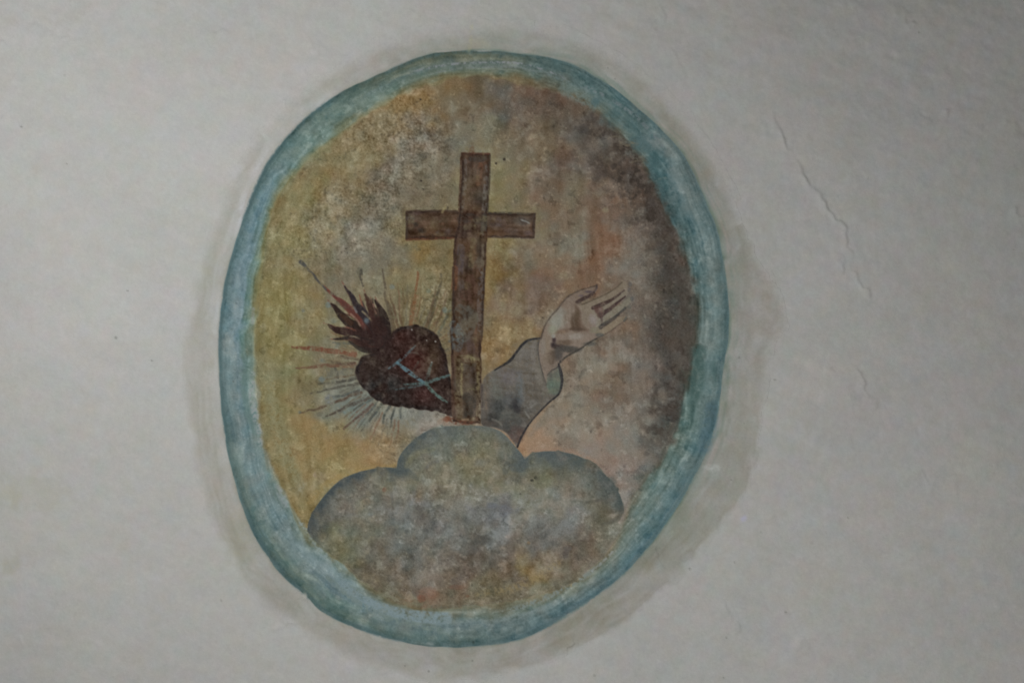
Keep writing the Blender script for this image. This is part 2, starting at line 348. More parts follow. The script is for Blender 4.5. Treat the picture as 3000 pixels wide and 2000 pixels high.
stroke([(741,1095),(739,1169),(752,1237),(766,1300)], [10,16,18,8], (152,156,156), .75, 7, .9)
stroke([(706,1080),(716,1150),(730,1215),(748,1270)], [10,16,12,8], (98,124,120), .6, 7, .5)
stroke([(812,1425),(826,1455),(838,1480)], [10,20,10], (146,154,158), .55, 8, .8)
stroke([(880,1530),(905,1560),(930,1595),(960,1640)], [10,14,20,14], (140,154,156), .6, 8, .9)
stroke([(700,740),(690,840),(682,940),(690,1030)], [16,20,22,18], (118,140,150), .4, 9, .6)
for (x, y, r) in [(936,345,26),(985,320,22),(1060,300,26),(1120,285,18),(870,440,20)]: blot(x, y, r, (124,138,126), .45)
blot(900,470,28,(142,144,118),.4,24); blot(1110,300,34,(138,138,110),.35,18)
blot(770,1390,24,(146,154,152),.45,26); blot(820,1440,12,(150,156,158),.5)
blot(893,1744,9,(168,166,156),.9,12,wob=.2)
blot(1410,150,34,(160,158,152),.6,4)
blot(2083,1370,28,(160,164,160),.6,16,wob=.3)
stroke([(2046,1392),(2085,1394),(2120,1402)], 6, (128,132,124), .5, 4)
# lime runs above the top of the border
stroke([(1382,70),(1380,110),(1374,150)], 9, (152,148,118), .35, 5, .7); blot(1400,128,50,(140,134,110),.25,20)

# ------------------------------------------------------------------ details of the background
blot(1565,398,13,(146,132,108),.8,9); blot(1570,420,8,(132,118,96),.6,14)
for (x,y,r) in [(1477,467,5),(1453,479,4),(1234,530,4),(1232,292,3),(1240,555,3),(1590,930,3)]: blot(x, y, r, (50,42,36), .9, wob=.1, dry=0)
for (x,y,r) in [(1565,610,7),(1775,615,10),(1590,655,5),(1300,610,6),(1452,700,7),(1450,745,5)]: blot(x, y, r, (138,128,100), .6)
blot(1700,380,28,(72,68,66),.4); blot(1640,470,40,(98,76,64),.45,34)
# brown-black smoke rising along the right side
sx = np.interp(PY, [300, 420, 480, 560, 650, 760, 880, 990, 1080, 1150, 1200, 1260, 1320, 1400], [1760, 1815, 1850, 1895, 1945, 1975, 2008, 2012, 2000, 1985, 1968, 1945, 1925, 1900])
sw = np.interp(PY, [300, 420, 560, 700, 850, 1000, 1100, 1200, 1260, 1340], [40, 62, 74, 60, 50, 44, 58, 66, 60, 40])
sa = np.interp(PY, [330, 420, 520, 640, 720, 850, 1000, 1100, 1200, 1260, 1330], [.1, .5, .70, .68, .42, .36, .32, .34, .44, .36, 0])
dS = (PX-sx+10*N50+8*N25)/sw
gS = np.exp(-np.where(dS < 0, np.abs(dS)**1.5*.6, dS*dS*2.2))*sa*np.clip(1+.55*N12+.45*N6+.35*N25+.35*N3, 0, 2.2)*(1-ss(.0, .12, T+.02*N6))
put((slice(None), slice(None)), gS*.9, (61, 52, 46))
stroke([(1855,420),(1840,428),(1815,415)], 4, (120,112,92), .5, 3, .7)
for k, (x,y) in enumerate([(1800,400),(1835,415),(1852,420),(1870,470),(1880,505)]): stroke([(x-18,y+6),(x,y),(x+16,y+2)], 4, (122,110,90), .45, 3, .8)
# rust and grey scumbles
for (x,y,rx,ry,c,a) in [(1765,700,50,60,(118,84,64),.45),(1720,790,60,30,(112,82,64),.4),(1600,800,50,22,(112,78,58),.35),(1570,830,44,26,(108,88,78),.4),(1690,720,44,42,(124,120,104),.45),
   (1860,740,40,60,(126,118,106),.4),(1900,840,36,50,(108,102,94),.35),(1655,806,26,14,(136,124,98),.5),(1470,900,16,26,(130,122,98),.45),(1480,945,24,16,(128,112,84),.45),
   (1060,690,50,42,(128,122,106),.4),(1120,790,40,40,(92,86,74),.35),(1000,830,50,36,(100,92,78),.3),(1080,640,34,44,(124,116,100),.35),(1230,730,30,50,(126,98,52),.4),
   (1290,720,26,60,(104,92,68),.4),(930,950,14,20,(142,132,92),.5),(838,955,8,18,(160,152,120),.5),(770,960,10,14,(150,142,110),.4),(1560,860,24,24,(106,92,84),.4),
   (880,1425,20,46,(142,138,116),.5),(940,1400,40,30,(142,122,96),.4),(923,1392,8,10,(156,136,116),.8),(1690,1180,40,50,(126,118,102),.35),(1800,1000,50,40,(98,82,70),.3)]:
    blot(x, y, rx, c, a, ry, dry=.5)
stroke([(792,1100),(800,1180),(815,1260),(838,1330),(866,1400)], [24,34,40,40,30], (142,142,108), .45, 14, .5)
stroke([(890,1240),(930,1290),(960,1320)], [50,60,40], (144,114,70), .4, 26, .4)
stroke([(860,1260),(885,1310),(900,1340)], 4, (150,132,92), .5, 3, .4)
stroke([(880,1470),(905,1420),(960,1350),(1010,1310)], 8, (128,112,68), .35, 6, .5)
stroke([(905,1470),(960,1415),(1040,1385),(1160,1362)], [16,18,14,8], (150,124,72), .5, 8, .5)
stroke([(1500,1320),(1530,1270),(1570,1215),(1610,1170)], [26,30,26,10], (150,118,88), .55, 12, .5)
stroke([(1540,1340),(1600,1322),(1680,1325),(1740,1350)], [18,16,16,10], (144,114,94), .5, 9, .5)
blot(1538,1330,14,(160,134,100),.55,18)
stroke([(1282,1290),(1320,1262),(1350,1250)], 10, (140,130,112), .5, 6, .7); blot(1243,1266,10,(158,156,146),.7,7)
blot(1300,1235,22,(140,112,92),.5,14)

GROUND = C.copy()
# ------------------------------------------------------------------ rays of the burning heart
Zh = lambda pts: [(850+x/3.136, 780+y/3.136) for x, y in pts]
import collections
part_names = {1: 'overpaint_band', 2: 'border', 3: 'background'}
NEXT = [10]
def newid(name):
    NEXT[0] += 1; part_names[NEXT[0]] = name; return NEXT[0]
blot(1045,1200,80,(106,116,112),.55,46,dry=.6); blot(1010,1120,60,(108,112,102),.4,60,dry=.6); blot(1150,1225,90,(112,116,112),.45,34,dry=.6)
blot(980,1110,40,(94,92,82),.4,50,dry=.8); blot(1090,930,60,(108,102,82),.3,50,dry=.8)
RAYS = [
 ([(20,738),(160,748),(340,770),(600,815)], [4,11,14,12], (126,72,52), .85), ([(20,940),(200,925),(380,910),(600,895)], [3,8,10,10], (116,76,58), .75),
 ([(98,-38),(180,40),(270,150),(350,225)], [11,6,5,5], (84,84,88), .75), ([(350,220),(420,285),(500,345),(590,430)], [5,8,12,12], (122,66,56), .85),
 ([(250,1075),(420,1060),(610,1040)], [3,6,6], (84,80,72), .55), ([(190,1165),(400,1120),(640,1075)], [3,6,7], (86,78,68), .6),
 ([(330,1210),(500,1180),(690,1130)], [3,6,6], (78,84,84), .55), ([(90,1345),(300,1290),(480,1220),(660,1160)], [3,6,8,6], (104,78,62), .7),
 ([(330,1375),(480,1310),(640,1240),(760,1190)], [3,8,8,6], (88,70,60), .7), ([(490,1500),(560,1440),(640,1375),(760,1260)], [5,7,7,5], (112,80,68), .75),
 ([(730,1420),(790,1340),(850,1260)], [3,6,6], (74,80,76), .6), ([(690,1370),(760,1300),(810,1240)], [3,6,6], (92,100,96), .6),
 ([(850,1440),(880,1350),(920,1265)], [3,7,7], (72,78,74), .6), ([(930,1430),(950,1350),(970,1280)], [3,6,6], (76,82,78), .6), ([(1010,1390),(1012,1340),(1020,1285)], [3,6,6], (88,92,88), .55),
 ([(560,1330),(660,1270),(760,1215)], [3,6,5], (80,92,90), .5),
 ([(1175,60),(1160,200),(1135,360),(1112,535)], [5,7,9,9], (126,74,44), .8), ([(850,30),(870,200),(905,420),(945,610)], [4,6,7,7], (92,76,62), .6),
 ([(1035,200),(1035,360),(1035,560)], [3,7,7], (112,90,58), .6), ([(920,260),(960,420),(1000,580)], [3,6,7], (108,80,58), .6), ([(895,290),(930,430),(965,600)], [3,6,6], (104,82,62), .55),
 ([(985,300),(1005,440),(1030,560)], [3,6,6], (110,86,60), .5),
 ([(1395,70),(1360,250),(1310,420),(1270,575)], [4,7,8,6], (92,82,62), .65), ([(1345,180),(1310,340),(1250,560)], [3,7,7], (106,78,56), .6), ([(1440,260),(1390,420),(1330,580)], [3,7,6], (110,84,64), .55),
 ([(1470,400),(1410,520),(1350,640)], [5,9,6], (92,104,92), .5), ([(1210,100),(1195,300),(1170,540)], [3,5,5], (112,92,58), .5),
 ([(650,30),(655,100),(670,180)], [5,8,4], (72,66,58), .7), ([(400,700),(480,700),(600,715)], [3,7,6], (82,92,92), .45),
 ([(380,880),(480,895),(590,890)], [4,7,6], (86,70,60), .55), ([(470,830),(540,845),(620,855)], [5,7,6], (98,72,60), .55), ([(410,930),(430,985),(445,1030)], [4,7,4], (76,72,64), .5)]
def dk(c, k): return tuple(v*k for v in c)
rr = np.random.default_rng(77)
MORE = []
for deg in list(np.arange(196, 352, 4.2))+list(np.arange(98, 190, 4.2)):
    d_ = math.radians(deg+rr.uniform(-2, 2)); cx, cy = 1060, 930
    up = 200 < deg < 345
    if 205 < deg < 252: continue
    r0 = (390 if up else 440)+rr.uniform(0, 60); r1 = r0+(rr.uniform(180, 420) if up else rr.uniform(130, 300))
    if deg > 300: r1 = min(r1, 640)
    u_, v_ = math.cos(d_), math.sin(d_)
    MORE.append(([(cx+u_*r1, cy+v_*r1), (cx+u_*(r0+r1)/2, cy+v_*(r0+r1)/2), (cx+u_*r0, cy+v_*r0)], [2.0, 4.0, 4.0], [(84,62,42), (78,72,62), (104,66,46)][rr.integers(3)], rr.uniform(.35, .6)))
for pts, w, c, a in MORE: stroke(Zh(pts), w, c, a*1.1, 3.0, .5, pid=newid('ray'), wob=1.2)
for pts, w, c, a in RAYS:
    red = c[0]-c[2] > 50
    stroke(Zh(pts), w, dk(c, .86 if red else .72), min(.95, a*1.05), 2.6, .45, pid=newid('ray'), wob=1.2)
for (x,y,r,c) in [(355,350,9,(96,120,128)),(295,865,12,(96,110,108)),(120,410,9,(98,106,104)),(290,1040,9,(100,114,118)),(935,190,7,(98,112,112)),(1425,405,10,(88,108,104)),
   (1270,225,9,(96,106,90)),(505,1345,9,(96,116,116)),(90,1340,7,(92,104,100)),(355,1215,16,(112,116,120)),(400,510,14,(104,116,112)),(430,730,12,(100,116,112))]:
    q = Zh([(x,y)])[0]; blot(q[0], q[1], r, c, .55)

# ------------------------------------------------------------------ flames and heart
ID_HEART = newid('heart'); ID_FLAMEBASE = newid('flame')
DM = (46, 33, 31)
fill(Zh([(915,690),(895,570),(860,470),(800,455),(735,510),(650,560),(540,600),(600,690),(680,755),(790,790),(880,770)]), DM, .97, 3, .1, pid=ID_FLAMEBASE, wob=2)
fill(Zh([(890,680),(885,600),(872,500),(838,400),(795,318),(806,420),(788,438),(768,380),(742,305),(742,360),(718,330),(692,255),(712,370),(738,450),(690,420),(612,335),(503,185),(560,320),(600,405),(645,480),(565,395),(472,320),(362,228),(470,355),(560,455),(615,535),(550,490),(462,405),(378,345),(445,440),(488,520),(545,565),(478,572),(358,538),(420,600),(525,640),(408,668),(540,675),(600,690),(545,688),(620,742),(740,790),(830,820),(890,770)]), (54,34,31), .92, 3.2, .3, pid=ID_FLAMEBASE, sm=False, wob=2.5)
for (x, y, x2, y2) in [(362,228,560,440),(378,345,520,500),(503,185,620,380),(692,255,745,420),(795,318,850,470),(358,538,560,610),(742,305,770,430),(408,668,580,665)]:
    stroke(Zh([(x-(x2-x)*.25, y-(y2-y)*.25), (x, y), ((x+x2)/2, (y+y2)/2), (x2, y2)]), [1.5, 4, 7, 8], (112, 58, 46), .6, 2.4, .6)
for k in range(26):
    an = math.radians(178+rr.uniform(0, 92)); ln = rr.uniform(190, 430)*(1 if an > 3.5 else .85); bx_, by_ = 800+rr.uniform(-60, 60), 660+rr.uniform(-60, 70)
    bend = rr.uniform(-40, 40); ux, uy = math.cos(an), math.sin(an)
    pts = [(bx_, by_), (bx_+ux*ln*.5-uy*bend, by_+uy*ln*.5+ux*bend), (bx_+ux*ln, by_+uy*ln)]
    stroke(Zh(pts), [10, 9, 2], [(74, 38, 32), (98, 50, 40), (50, 38, 37), (114, 58, 46)][k % 4], .7, 2, .3, pid=ID_FLAMEBASE)
FL = [([(800,700),(640,590),(520,500),(440,410),(375,345)], [26,34,26,15,3], (58,42,37), .95), ([(780,620),(680,450),(610,350),(560,270),(500,185)], [26,26,19,11,4], (60,50,54), .92),
 ([(740,640),(640,500),(560,400),(480,325),(400,270)], [14,14,12,9,4], (104,58,50), .8), ([(800,600),(765,440),(725,340),(690,250)], [26,26,15,5], (82,54,44), .88),
 ([(890,660),(875,520),(835,400),(785,310)], [24,26,17,4], (52,38,36), .95), ([(800,690),(620,620),(480,595),(400,575),(355,535)], [30,30,22,13,4], (70,46,42), .92),
 ([(760,700),(600,650),(500,662),(405,668)], [14,11,8,3], (52,46,44), .85), ([(790,775),(690,765),(610,735),(540,690)], [16,16,12,4], (54,46,42), .9),
 ([(850,600),(790,500),(745,440),(735,400)], [26,22,14,6], (76,45,40), .85), ([(560,520),(500,470),(470,440)], [16,14,5], (88,58,42), .75), ([(700,720),(600,690),(540,650)], [16,14,5], (80,52,44), .75),
 ([(840,560),(800,450),(770,380),(760,300)], [14,12,8,3], (62,43,39), .8)]
for pts, w, c, a in FL: stroke(Zh(pts), w, dk(c, .86 if c[0] > 95 else .72), min(1, a*1.06), 2.2, .2, pid=newid('flame'), wob=1.0)
for pts, w, c in [([(645,545),(610,490),(560,440)], 5, (134,108,90)), ([(745,495),(710,455),(665,415)], 5, (126,112,84)), ([(600,590),(555,570),(510,555)], 5, (118,76,60)), ([(640,665),(590,645),(550,640)], 4, (140,122,100)),
   ([(790,430),(775,390),(765,350)], 5, (124,92,76)), ([(610,420),(590,380)], 6, (108,104,104)), ([(720,690),(670,680)], 4, (104,66,56)), ([(700,610),(690,560)], 3, (110,100,96))]:
    stroke(Zh(pts), w, c, .75, 2, .4)
q = Zh([(700,500)])[0]; blot(q[0], q[1], 9, (92,108,114), .75)
HEART = Zh([(905,660),(960,590),(1040,550),(1140,537),(1230,553),(1320,605),(1380,690),(1420,780),(1450,900),(1470,1000),(1495,1150),(1530,1375),(1400,1345),(1250,1320),(1060,1296),(830,1252),(740,1180),(660,1110),(612,1020),(598,950),(622,880),(700,812),(790,775)])
sl, d = fill(HEART, (45, 31, 28), .97, 3.0, pid=ID_HEART, wob=2.2)
hx = (PX[sl]-850)*3.136; hy = (PY[sl]-780)*3.136; hin = (1-ss(-4, 0, d))
put(sl, .55*hin*np.exp(-(((hx-1150)/160)**2+((hy-880)/130)**2)), (80, 33, 27))
put(sl, .45*hin*np.exp(-(((hx-1010)/120)**2+((hy-650)/90)**2)), (68, 33, 28))
put(sl, .65*hin*np.exp(-(((hx-1320)/70)**2+((hy-850)/170)**2)), (72, 56, 40))
put(sl, .6*hin*np.exp(-(((hx-850)/190)**2+((hy-1120)/130)**2))*np.clip(1+.5*N12[sl], 0, 2), (42, 41, 40))
put(sl, .5*hin*np.exp(-(((hx-760)/90)**2+((hy-900)/90)**2)), (62, 50, 42))
put(sl, .5*hin*np.exp(-(((hx-1230)/110)**2+((hy-1180)/80)**2)), (72, 36, 33))
put(sl, .75*hin*ss(-14, -2, d)*np.clip(1+.4*N12[sl], 0, 2), (36, 29, 28))
C[sl] += (hin*(4.2*N3[sl]+3.2*N6[sl]+2.5*N12[sl]))[..., None]
C[sl] += (hin*ss(1.9, 2.6, N6b[sl]))[..., None]*np.array([16, 15, 15], np.float32)
fill(Zh([(930,700),(890,560),(820,480),(740,510),(650,600),(620,700),(730,790),(830,850),(900,800)]), (46,30,28), .8, 12, .25)
ID_TH = []
for pts, w, c, a in [([(905,938),(985,882),(1080,800),(1150,728)], [4,8,7,4], (78,96,102), .75), ([(985,885),(1080,960),(1160,1020),(1240,1075)], [8,12,9,8], (80,112,122), .85),
   ([(1045,1085),(1240,1070),(1340,1038),(1465,1000)], [4,8,9,6], (78,104,102), .8), ([(970,1132),(1100,1110),(1230,1085)], [3,6,6], (70,88,90), .65), ([(1250,1080),(1320,1160),(1440,1250)], [9,10,6], (84,112,104), .85),
   ([(1303,880),(1272,980),(1250,1080)], [4,9,8], (78,88,82), .75), ([(1085,800),(1160,795),(1205,835)], [4,5,3], (84,74,66), .6), ([(1135,965),(1165,900),(1190,860)], [6,6,3], (72,70,62), .6)]:
    i = newid('thorn_stroke'); ID_TH.append(i); stroke(Zh(pts), w, c, a, 1.8, .5, pid=i)
for (x,y,r) in [(1300,880,3.5),(1118,582,3),(1335,690,4),(1255,680,3)]:
    q = Zh([(x,y)])[0]; blot(q[0], q[1], r, (150,146,140), .8, wob=.1, dry=0)

# ------------------------------------------------------------------ cross
Zc = lambda pts: [(1150+x/3.92, 420+y/3.92) for x, y in pts]
Zd = lambda pts: [(1250+x/3.136, 780+y/3.136) for x, y in pts]
glow = Zc([(760,60),(1160,60),(1150,760),(1690,760),(1690,1130),(1130,1130),(1110,1600),(640,1600),(660,1150),(100,1150),(100,730),(720,730)])
fill(glow, (122,110,70), .28, 22, .5)
ID_UP = newid('upright'); ID_BEAM = newid('crossbeam'); ID_BEAM2 = newid('crossbeam'); ID_FOOT = newid('foot_panel')
BEAM = Zc([(155,782),(240,768),(420,772),(560,770),(760,776),(1095,796),(1250,800),(1400,804),(1642,806),(1634,950),(1632,1092),(1450,1085),(1080,1078),(720,1092),(500,1098),(340,1105),(148,1110),(160,950)])
UPR = Zc([(792,108),(950,114),(1120,118),(1112,400),(1102,600),(1094,790),(1086,1080),(1066,1400),(1060,1568)])+Zd([(535,60),(522,500),(505,700),(500,1000),(498,1250),(494,1440),(380,1448),(238,1425),(232,1250),(228,1000),(222,760),(215,580),(236,480),(240,300),(238,60)])+Zc([(690,1500),(696,1300),(706,1090),(745,950),(762,790),(768,600),(786,400)])
blotr = np.random.default_rng(5)
def timber(poly, pid, base, horiz):
    sl, d = fill(poly, base, .95, 2.4, .12, pid=pid, sm=False, wob=1.4)
    h = 1-ss(-3, 0, d)
    g = GRH[sl] if horiz else GRV[sl]
    C[sl] += (h*(6.0*g+4.0*N6[sl]+3.4*N3[sl]+4.5*N12[sl]))[..., None]*np.array([1, .96, .9], np.float32)
    C[sl] += (h*3.5*N25[sl])[..., None]*np.array([1, .3, -.2], np.float32)
    put(sl, .72*h*ss(-11, -3, d)*np.clip(1+.5*N12[sl], 0, 2), (46, 32, 26))
GRH = gn(6, 41, 7, 0); GRV = gn(6, 42, 7, 90)
timber(BEAM, ID_BEAM, (68, 48, 38), True)
# worn left arm of the beam
for (x,y,rx,ry,c,a) in [(210,900,14,22,(116,108,82),.6),(270,930,8,8,(50,44,38),.7),(345,1000,18,12,(42,36,32),.8),(340,870,22,12,(84,74,60),.5),(470,950,20,26,(104,94,66),.5),(590,900,18,20,(82,70,54),.5),(520,1040,22,8,(112,96,66),.5),
    (640,1000,14,14,(92,84,88),.4),(300,800,20,6,(78,56,58),.5),(1200,930,40,22,(92,78,74),.4),(1500,900,30,16,(62,60,60),.5),(1560,1030,18,12,(98,86,92),.5),(1350,1000,30,10,(96,82,82),.35),(870,930,20,16,(112,100,70),.5)]:
    q = Zc([(x,y)])[0]; blot(q[0], q[1], rx, c, a, ry)
PID[(PID == ID_BEAM) & (PX > 1392)] = ID_BEAM2
timber(UPR, ID_UP, (67, 47, 37), False)
def S2(z, pts, w, c, a, dry=.5, soft=2.5): stroke(z(pts), w, c, a, soft, dry)
S2(Zc, [(838,180),(832,400),(820,600),(800,780)], [7,11,9,6], (96,90,86), .45, .9)
S2(Zc, [(1078,250),(1066,500),(1058,700),(1040,800)], [6,12,13,8], (100,98,96), .5, .9)
S2(Zc, [(900,180),(960,190),(1060,180)], 14, (62,56,52), .6)
S2(Zc, [(1010,250),(1000,350),(985,460)], 16, (104,66,46), .55)
S2(Zc, [(920,330),(915,430),(930,520)], 18, (78,58,46), .5)
S2(Zc, [(800,120),(950,116),(1110,124)], 6, (78,46,36), .8)
S2(Zc, [(1118,140),(1112,400),(1100,600),(1090,780)], 5, (58,50,42), .8)
S2(Zc, [(786,140),(782,400),(768,600),(764,780)], 5, (70,46,36), .8)
S2(Zc, [(165,1105),(340,1098),(520,1092),(700,1086)], 7, (86,52,36), .8)
S2(Zc, [(168,780),(400,772),(740,778)], 5, (62,48,40), .7); S2(Zc, [(1100,800),(1300,802),(1630,812)], 6, (54,48,42), .8); S2(Zc, [(160,800),(165,950),(158,1090)], 6, (58,46,38), .75)
S2(Zc, [(1626,830),(1622,960),(1618,1080)], 5, (60,50,46), .7); S2(Zc, [(1110,1074),(1300,1078),(1600,1088)], 5, (66,54,50), .7)
S2(Zc, [(1480,880),(1540,900),(1570,918)], 3, (136,138,134), .8, .2); S2(Zc, [(572,790),(590,755),(606,735)], 6, (136,122,84), .75, .2); S2(Zc, [(630,760),(635,735)], 4, (60,50,40), .7, .2)
S2(Zc, [(800,870),(900,850),(980,890)], [30,24,20], (54,46,42), .6); S2(Zc, [(1050,840),(1050,960),(1030,1060)], 18, (58,60,58), .5); S2(Zc, [(840,970),(900,950),(930,960)], 16, (106,96,70), .5)
S2(Zc, [(735,1110),(728,1250),(722,1400)], 8, (72,46,36), .6); S2(Zc, [(790,1200),(775,1350),(765,1480)], 22, (72,62,68), .5); S2(Zc, [(930,1120),(920,1250),(900,1400)], 16, (102,92,62), .45); S2(Zc, [(985,1200),(990,1330)], 14, (56,48,42), .5)
S2(Zc, [(1040,1170),(1036,1300),(1030,1500)], 8, (112,104,88), .5)
S2(Zd, [(262,20),(258,100),(252,200)], 16, (102,62,40), .7); S2(Zd, [(245,10),(245,200),(240,350),(240,520)], 6, (50,40,36), .7)
S2(Zd, [(505,40),(498,200),(485,350),(488,480),(480,620)], [14,15,14,15,10], (94,88,86), .5, .8); S2(Zd, [(533,20),(522,300),(515,500),(508,640)], 4, (52,44,42), .7)
S2(Zd, [(400,110),(410,200),(390,300)], [28,34,26], (78,52,42), .5); S2(Zd, [(320,150),(318,300)], 16, (90,84,82), .4); S2(Zd, [(330,420),(380,480),(330,620)], [50,60,50], (78,80,72), .55); S2(Zd, [(250,540),(290,640),(280,740)], [26,34,30], (86,92,92), .6)
S2(Zd, [(215,590),(225,680)], 16, (84,92,90), .5); S2(Zd, [(390,620),(400,700),(410,770)], 22, (72,56,54), .6); S2(Zd, [(265,645),(290,652),(330,640)], 4, (128,128,120), .6)
for k in range(34):
    yy = blotr.uniform(440, 1220); xx = np.interp(yy, [420, 620, 700, 1240], [1388, 1382, 1374, 1366])+blotr.uniform(-34, 34)
    blot(xx, yy, blotr.uniform(5, 12), [(104, 90, 60), (44, 33, 28), (92, 56, 40), (84, 78, 70)][k % 4], .45, blotr.uniform(8, 24), dry=.6, wob=.6)
for k in range(20):
    blot(blotr.uniform(1195, 1560), blotr.uniform(625, 690), blotr.uniform(6, 18), [(106, 94, 64), (44, 34, 29), (90, 58, 42), (80, 72, 74)][k % 4], .45, blotr.uniform(4, 10), dry=.6, wob=.6)
# foot panel, a lighter frame round a dark board
FOOT = Zd([(262,815),(440,812),(492,840),(492,1425),(270,1420),(262,1100)])
sl, d = fill(FOOT, (98,86,62), .66, 5, .5, pid=ID_FOOT, sm=False, wob=3)
C[sl] += ((1-ss(-3, 0, d))*(5*GRV[sl]+3*N6[sl]+2.5*N3[sl]))[..., None]
sl, d = fill(Zd([(340,905),(450,895),(455,1150),(452,1385),(330,1400),(335,1150)]), (66,55,46), .85, 3, .3, sm=False, wob=1.5)
C[sl] += ((1-ss(-3, 0, d))*(4*GRV[sl]+3*N6[sl]))[..., None]
S2(Zd, [(240,830),(238,1000),(236,1200),(250,1400)], 8, (74,52,42), .7); S2(Zd, [(350,830),(400,830),(430,860)], [8,10,12], (130,122,84), .7); S2(Zd, [(325,900),(318,1050),(322,1180)], 5, (128,118,78), .6)
S2(Zd, [(380,1130),(430,1130),(450,1160)], 6, (92,84,60), .6); S2(Zd, [(370,1200),(410,1260),(380,1350)], [26,30,24], (48,44,40), .6); S2(Zd, [(418,950),(422,1060)], 18, (76,62,58), .5)
S2(Zd, [(486,1250),(486,1330),(484,1420)], 5, (130,118,98), .7); S2(Zd, [(508,1080),(508,1150),(506,1230)], 6, (56,46,46), .7); S2(Zd, [(470,860),(474,1000),(470,1150)], 7, (108,96,66), .6)
S2(Zd, [(190,1390),(260,1425),(330,1440),(430,1440)], [12,14,16,10], (96,56,40), .75, .6); S2(Zd, [(330,1410),(380,1405)], 5, (134,106,84), .6)
blot(1310,1228,14,(112,62,42),.7,10)

# ------------------------------------------------------------------ sleeve and hand
Zs = lambda pts: [(1350+x/3.0146, 800+y/3.0146) for x, y in pts]
Zp = lambda pts: [(1550+x/6.031, 800+y/6.031) for x, y in pts]
ID_SL = newid('sleeve'); ID_CUFF = newid('cuff'); ID_HAND = newid('hand')
SLV = Zs([(186,1340),(178,1200),(188,1000),(205,930),(240,885),(300,850),(430,772),(480,712),(540,635),(600,590),(695,574),(760,700),(860,800),(888,860),(898,940),(885,1025),(860,1075),(780,1140),(700,1220),(630,1300),(570,1390),(530,1460),(500,1535),(470,1500),(400,1410),(300,1365)])
sl, d = fill(SLV, (90,84,77), .96, 2.5, .2, pid=ID_SL)
put(sl, (1-ss(-3, 0, d))*.8*np.exp(-(((PX[sl]-1475)/70)**2+((PY[sl]-1210)/62)**2))*np.clip(1+.4*N12[sl]+.3*N25[sl], 0, 2), (52, 50, 48))
put(sl, (1-ss(-3, 0, d))*.35*np.exp(-(((PX[sl]-1400)/40)**2+((PY[sl]-1200)/110)**2)), (74, 66, 60))
h = 1-ss(-3, 0, d)
LIN = gn(5, 43, 5, 8)
C[sl] += (h*(3.0*LIN[sl]+2.8*N6[sl]+2.5*N12[sl]+2.2*N3[sl]))[..., None]
for (x,y,rx,ry,c,a) in [(560,720,42,40,(104,98,92),.5),(420,920,44,30,(104,96,98),.5),(350,1180,34,36,(74,76,74),.7),(440,1130,40,40,(86,86,86),.5),(490,1165,16,22,(42,40,42),.9),(500,1215,14,10,(48,44,46),.7),(400,1290,50,34,(78,78,72),.65),
   (450,1350,40,24,(66,64,62),.6),(450,1430,26,24,(84,62,58),.7),(520,1420,20,24,(76,58,54),.6),(250,1320,40,16,(80,70,64),.6),(620,1180,34,26,(102,98,92),.5),(220,1100,16,60,(106,94,82),.6),(300,960,22,40,(96,98,92),.4),(520,1020,16,50,(90,96,98),.5),
   (330,1060,22,26,(96,98,88),.4),(690,820,16,60,(108,102,90),.5),(750,1060,22,18,(102,100,88),.5)]:
    q = Zs([(x,y)])[0]; blot(q[0], q[1], rx, c, a, ry)
S2(Zs, [(560,1220),(600,1270),(610,1300)], 5, (128,124,116), .5); S2(Zs, [(280,1290),(330,1310),(360,1340)], 5, (118,112,102), .5); S2(Zs, [(540,1180),(600,1190),(660,1150)], 4, (116,112,106), .45)
S2(Zs, [(650,600),(640,720),(660,850),(700,960)], 14, (112,104,96), .5)
S2(Zs, [(215,1050),(225,1200)], 4, (130,106,88), .5); S2(Zs, [(188,980),(186,1080),(190,1180)], 6, (62,52,50), .6)
CUF = Zs([(862,800),(888,860),(898,940),(885,1025),(858,1070),(800,1065),(755,985),(765,900),(820,840)])
sl, d = fill(CUF, (88,94,84), .95, 2, .2, pid=ID_CUFF)
for (x,y,rx,ry,c,a) in [(830,960,22,24,(94,106,92),.6),(790,900,12,16,(66,66,64),.7),(820,870,14,10,(96,92,84),.5),(800,1040,16,10,(100,106,88),.6),(790,990,12,14,(84,100,88),.5)]:
    q = Zs([(x,y)])[0]; blot(q[0], q[1], rx, c, a, ry)
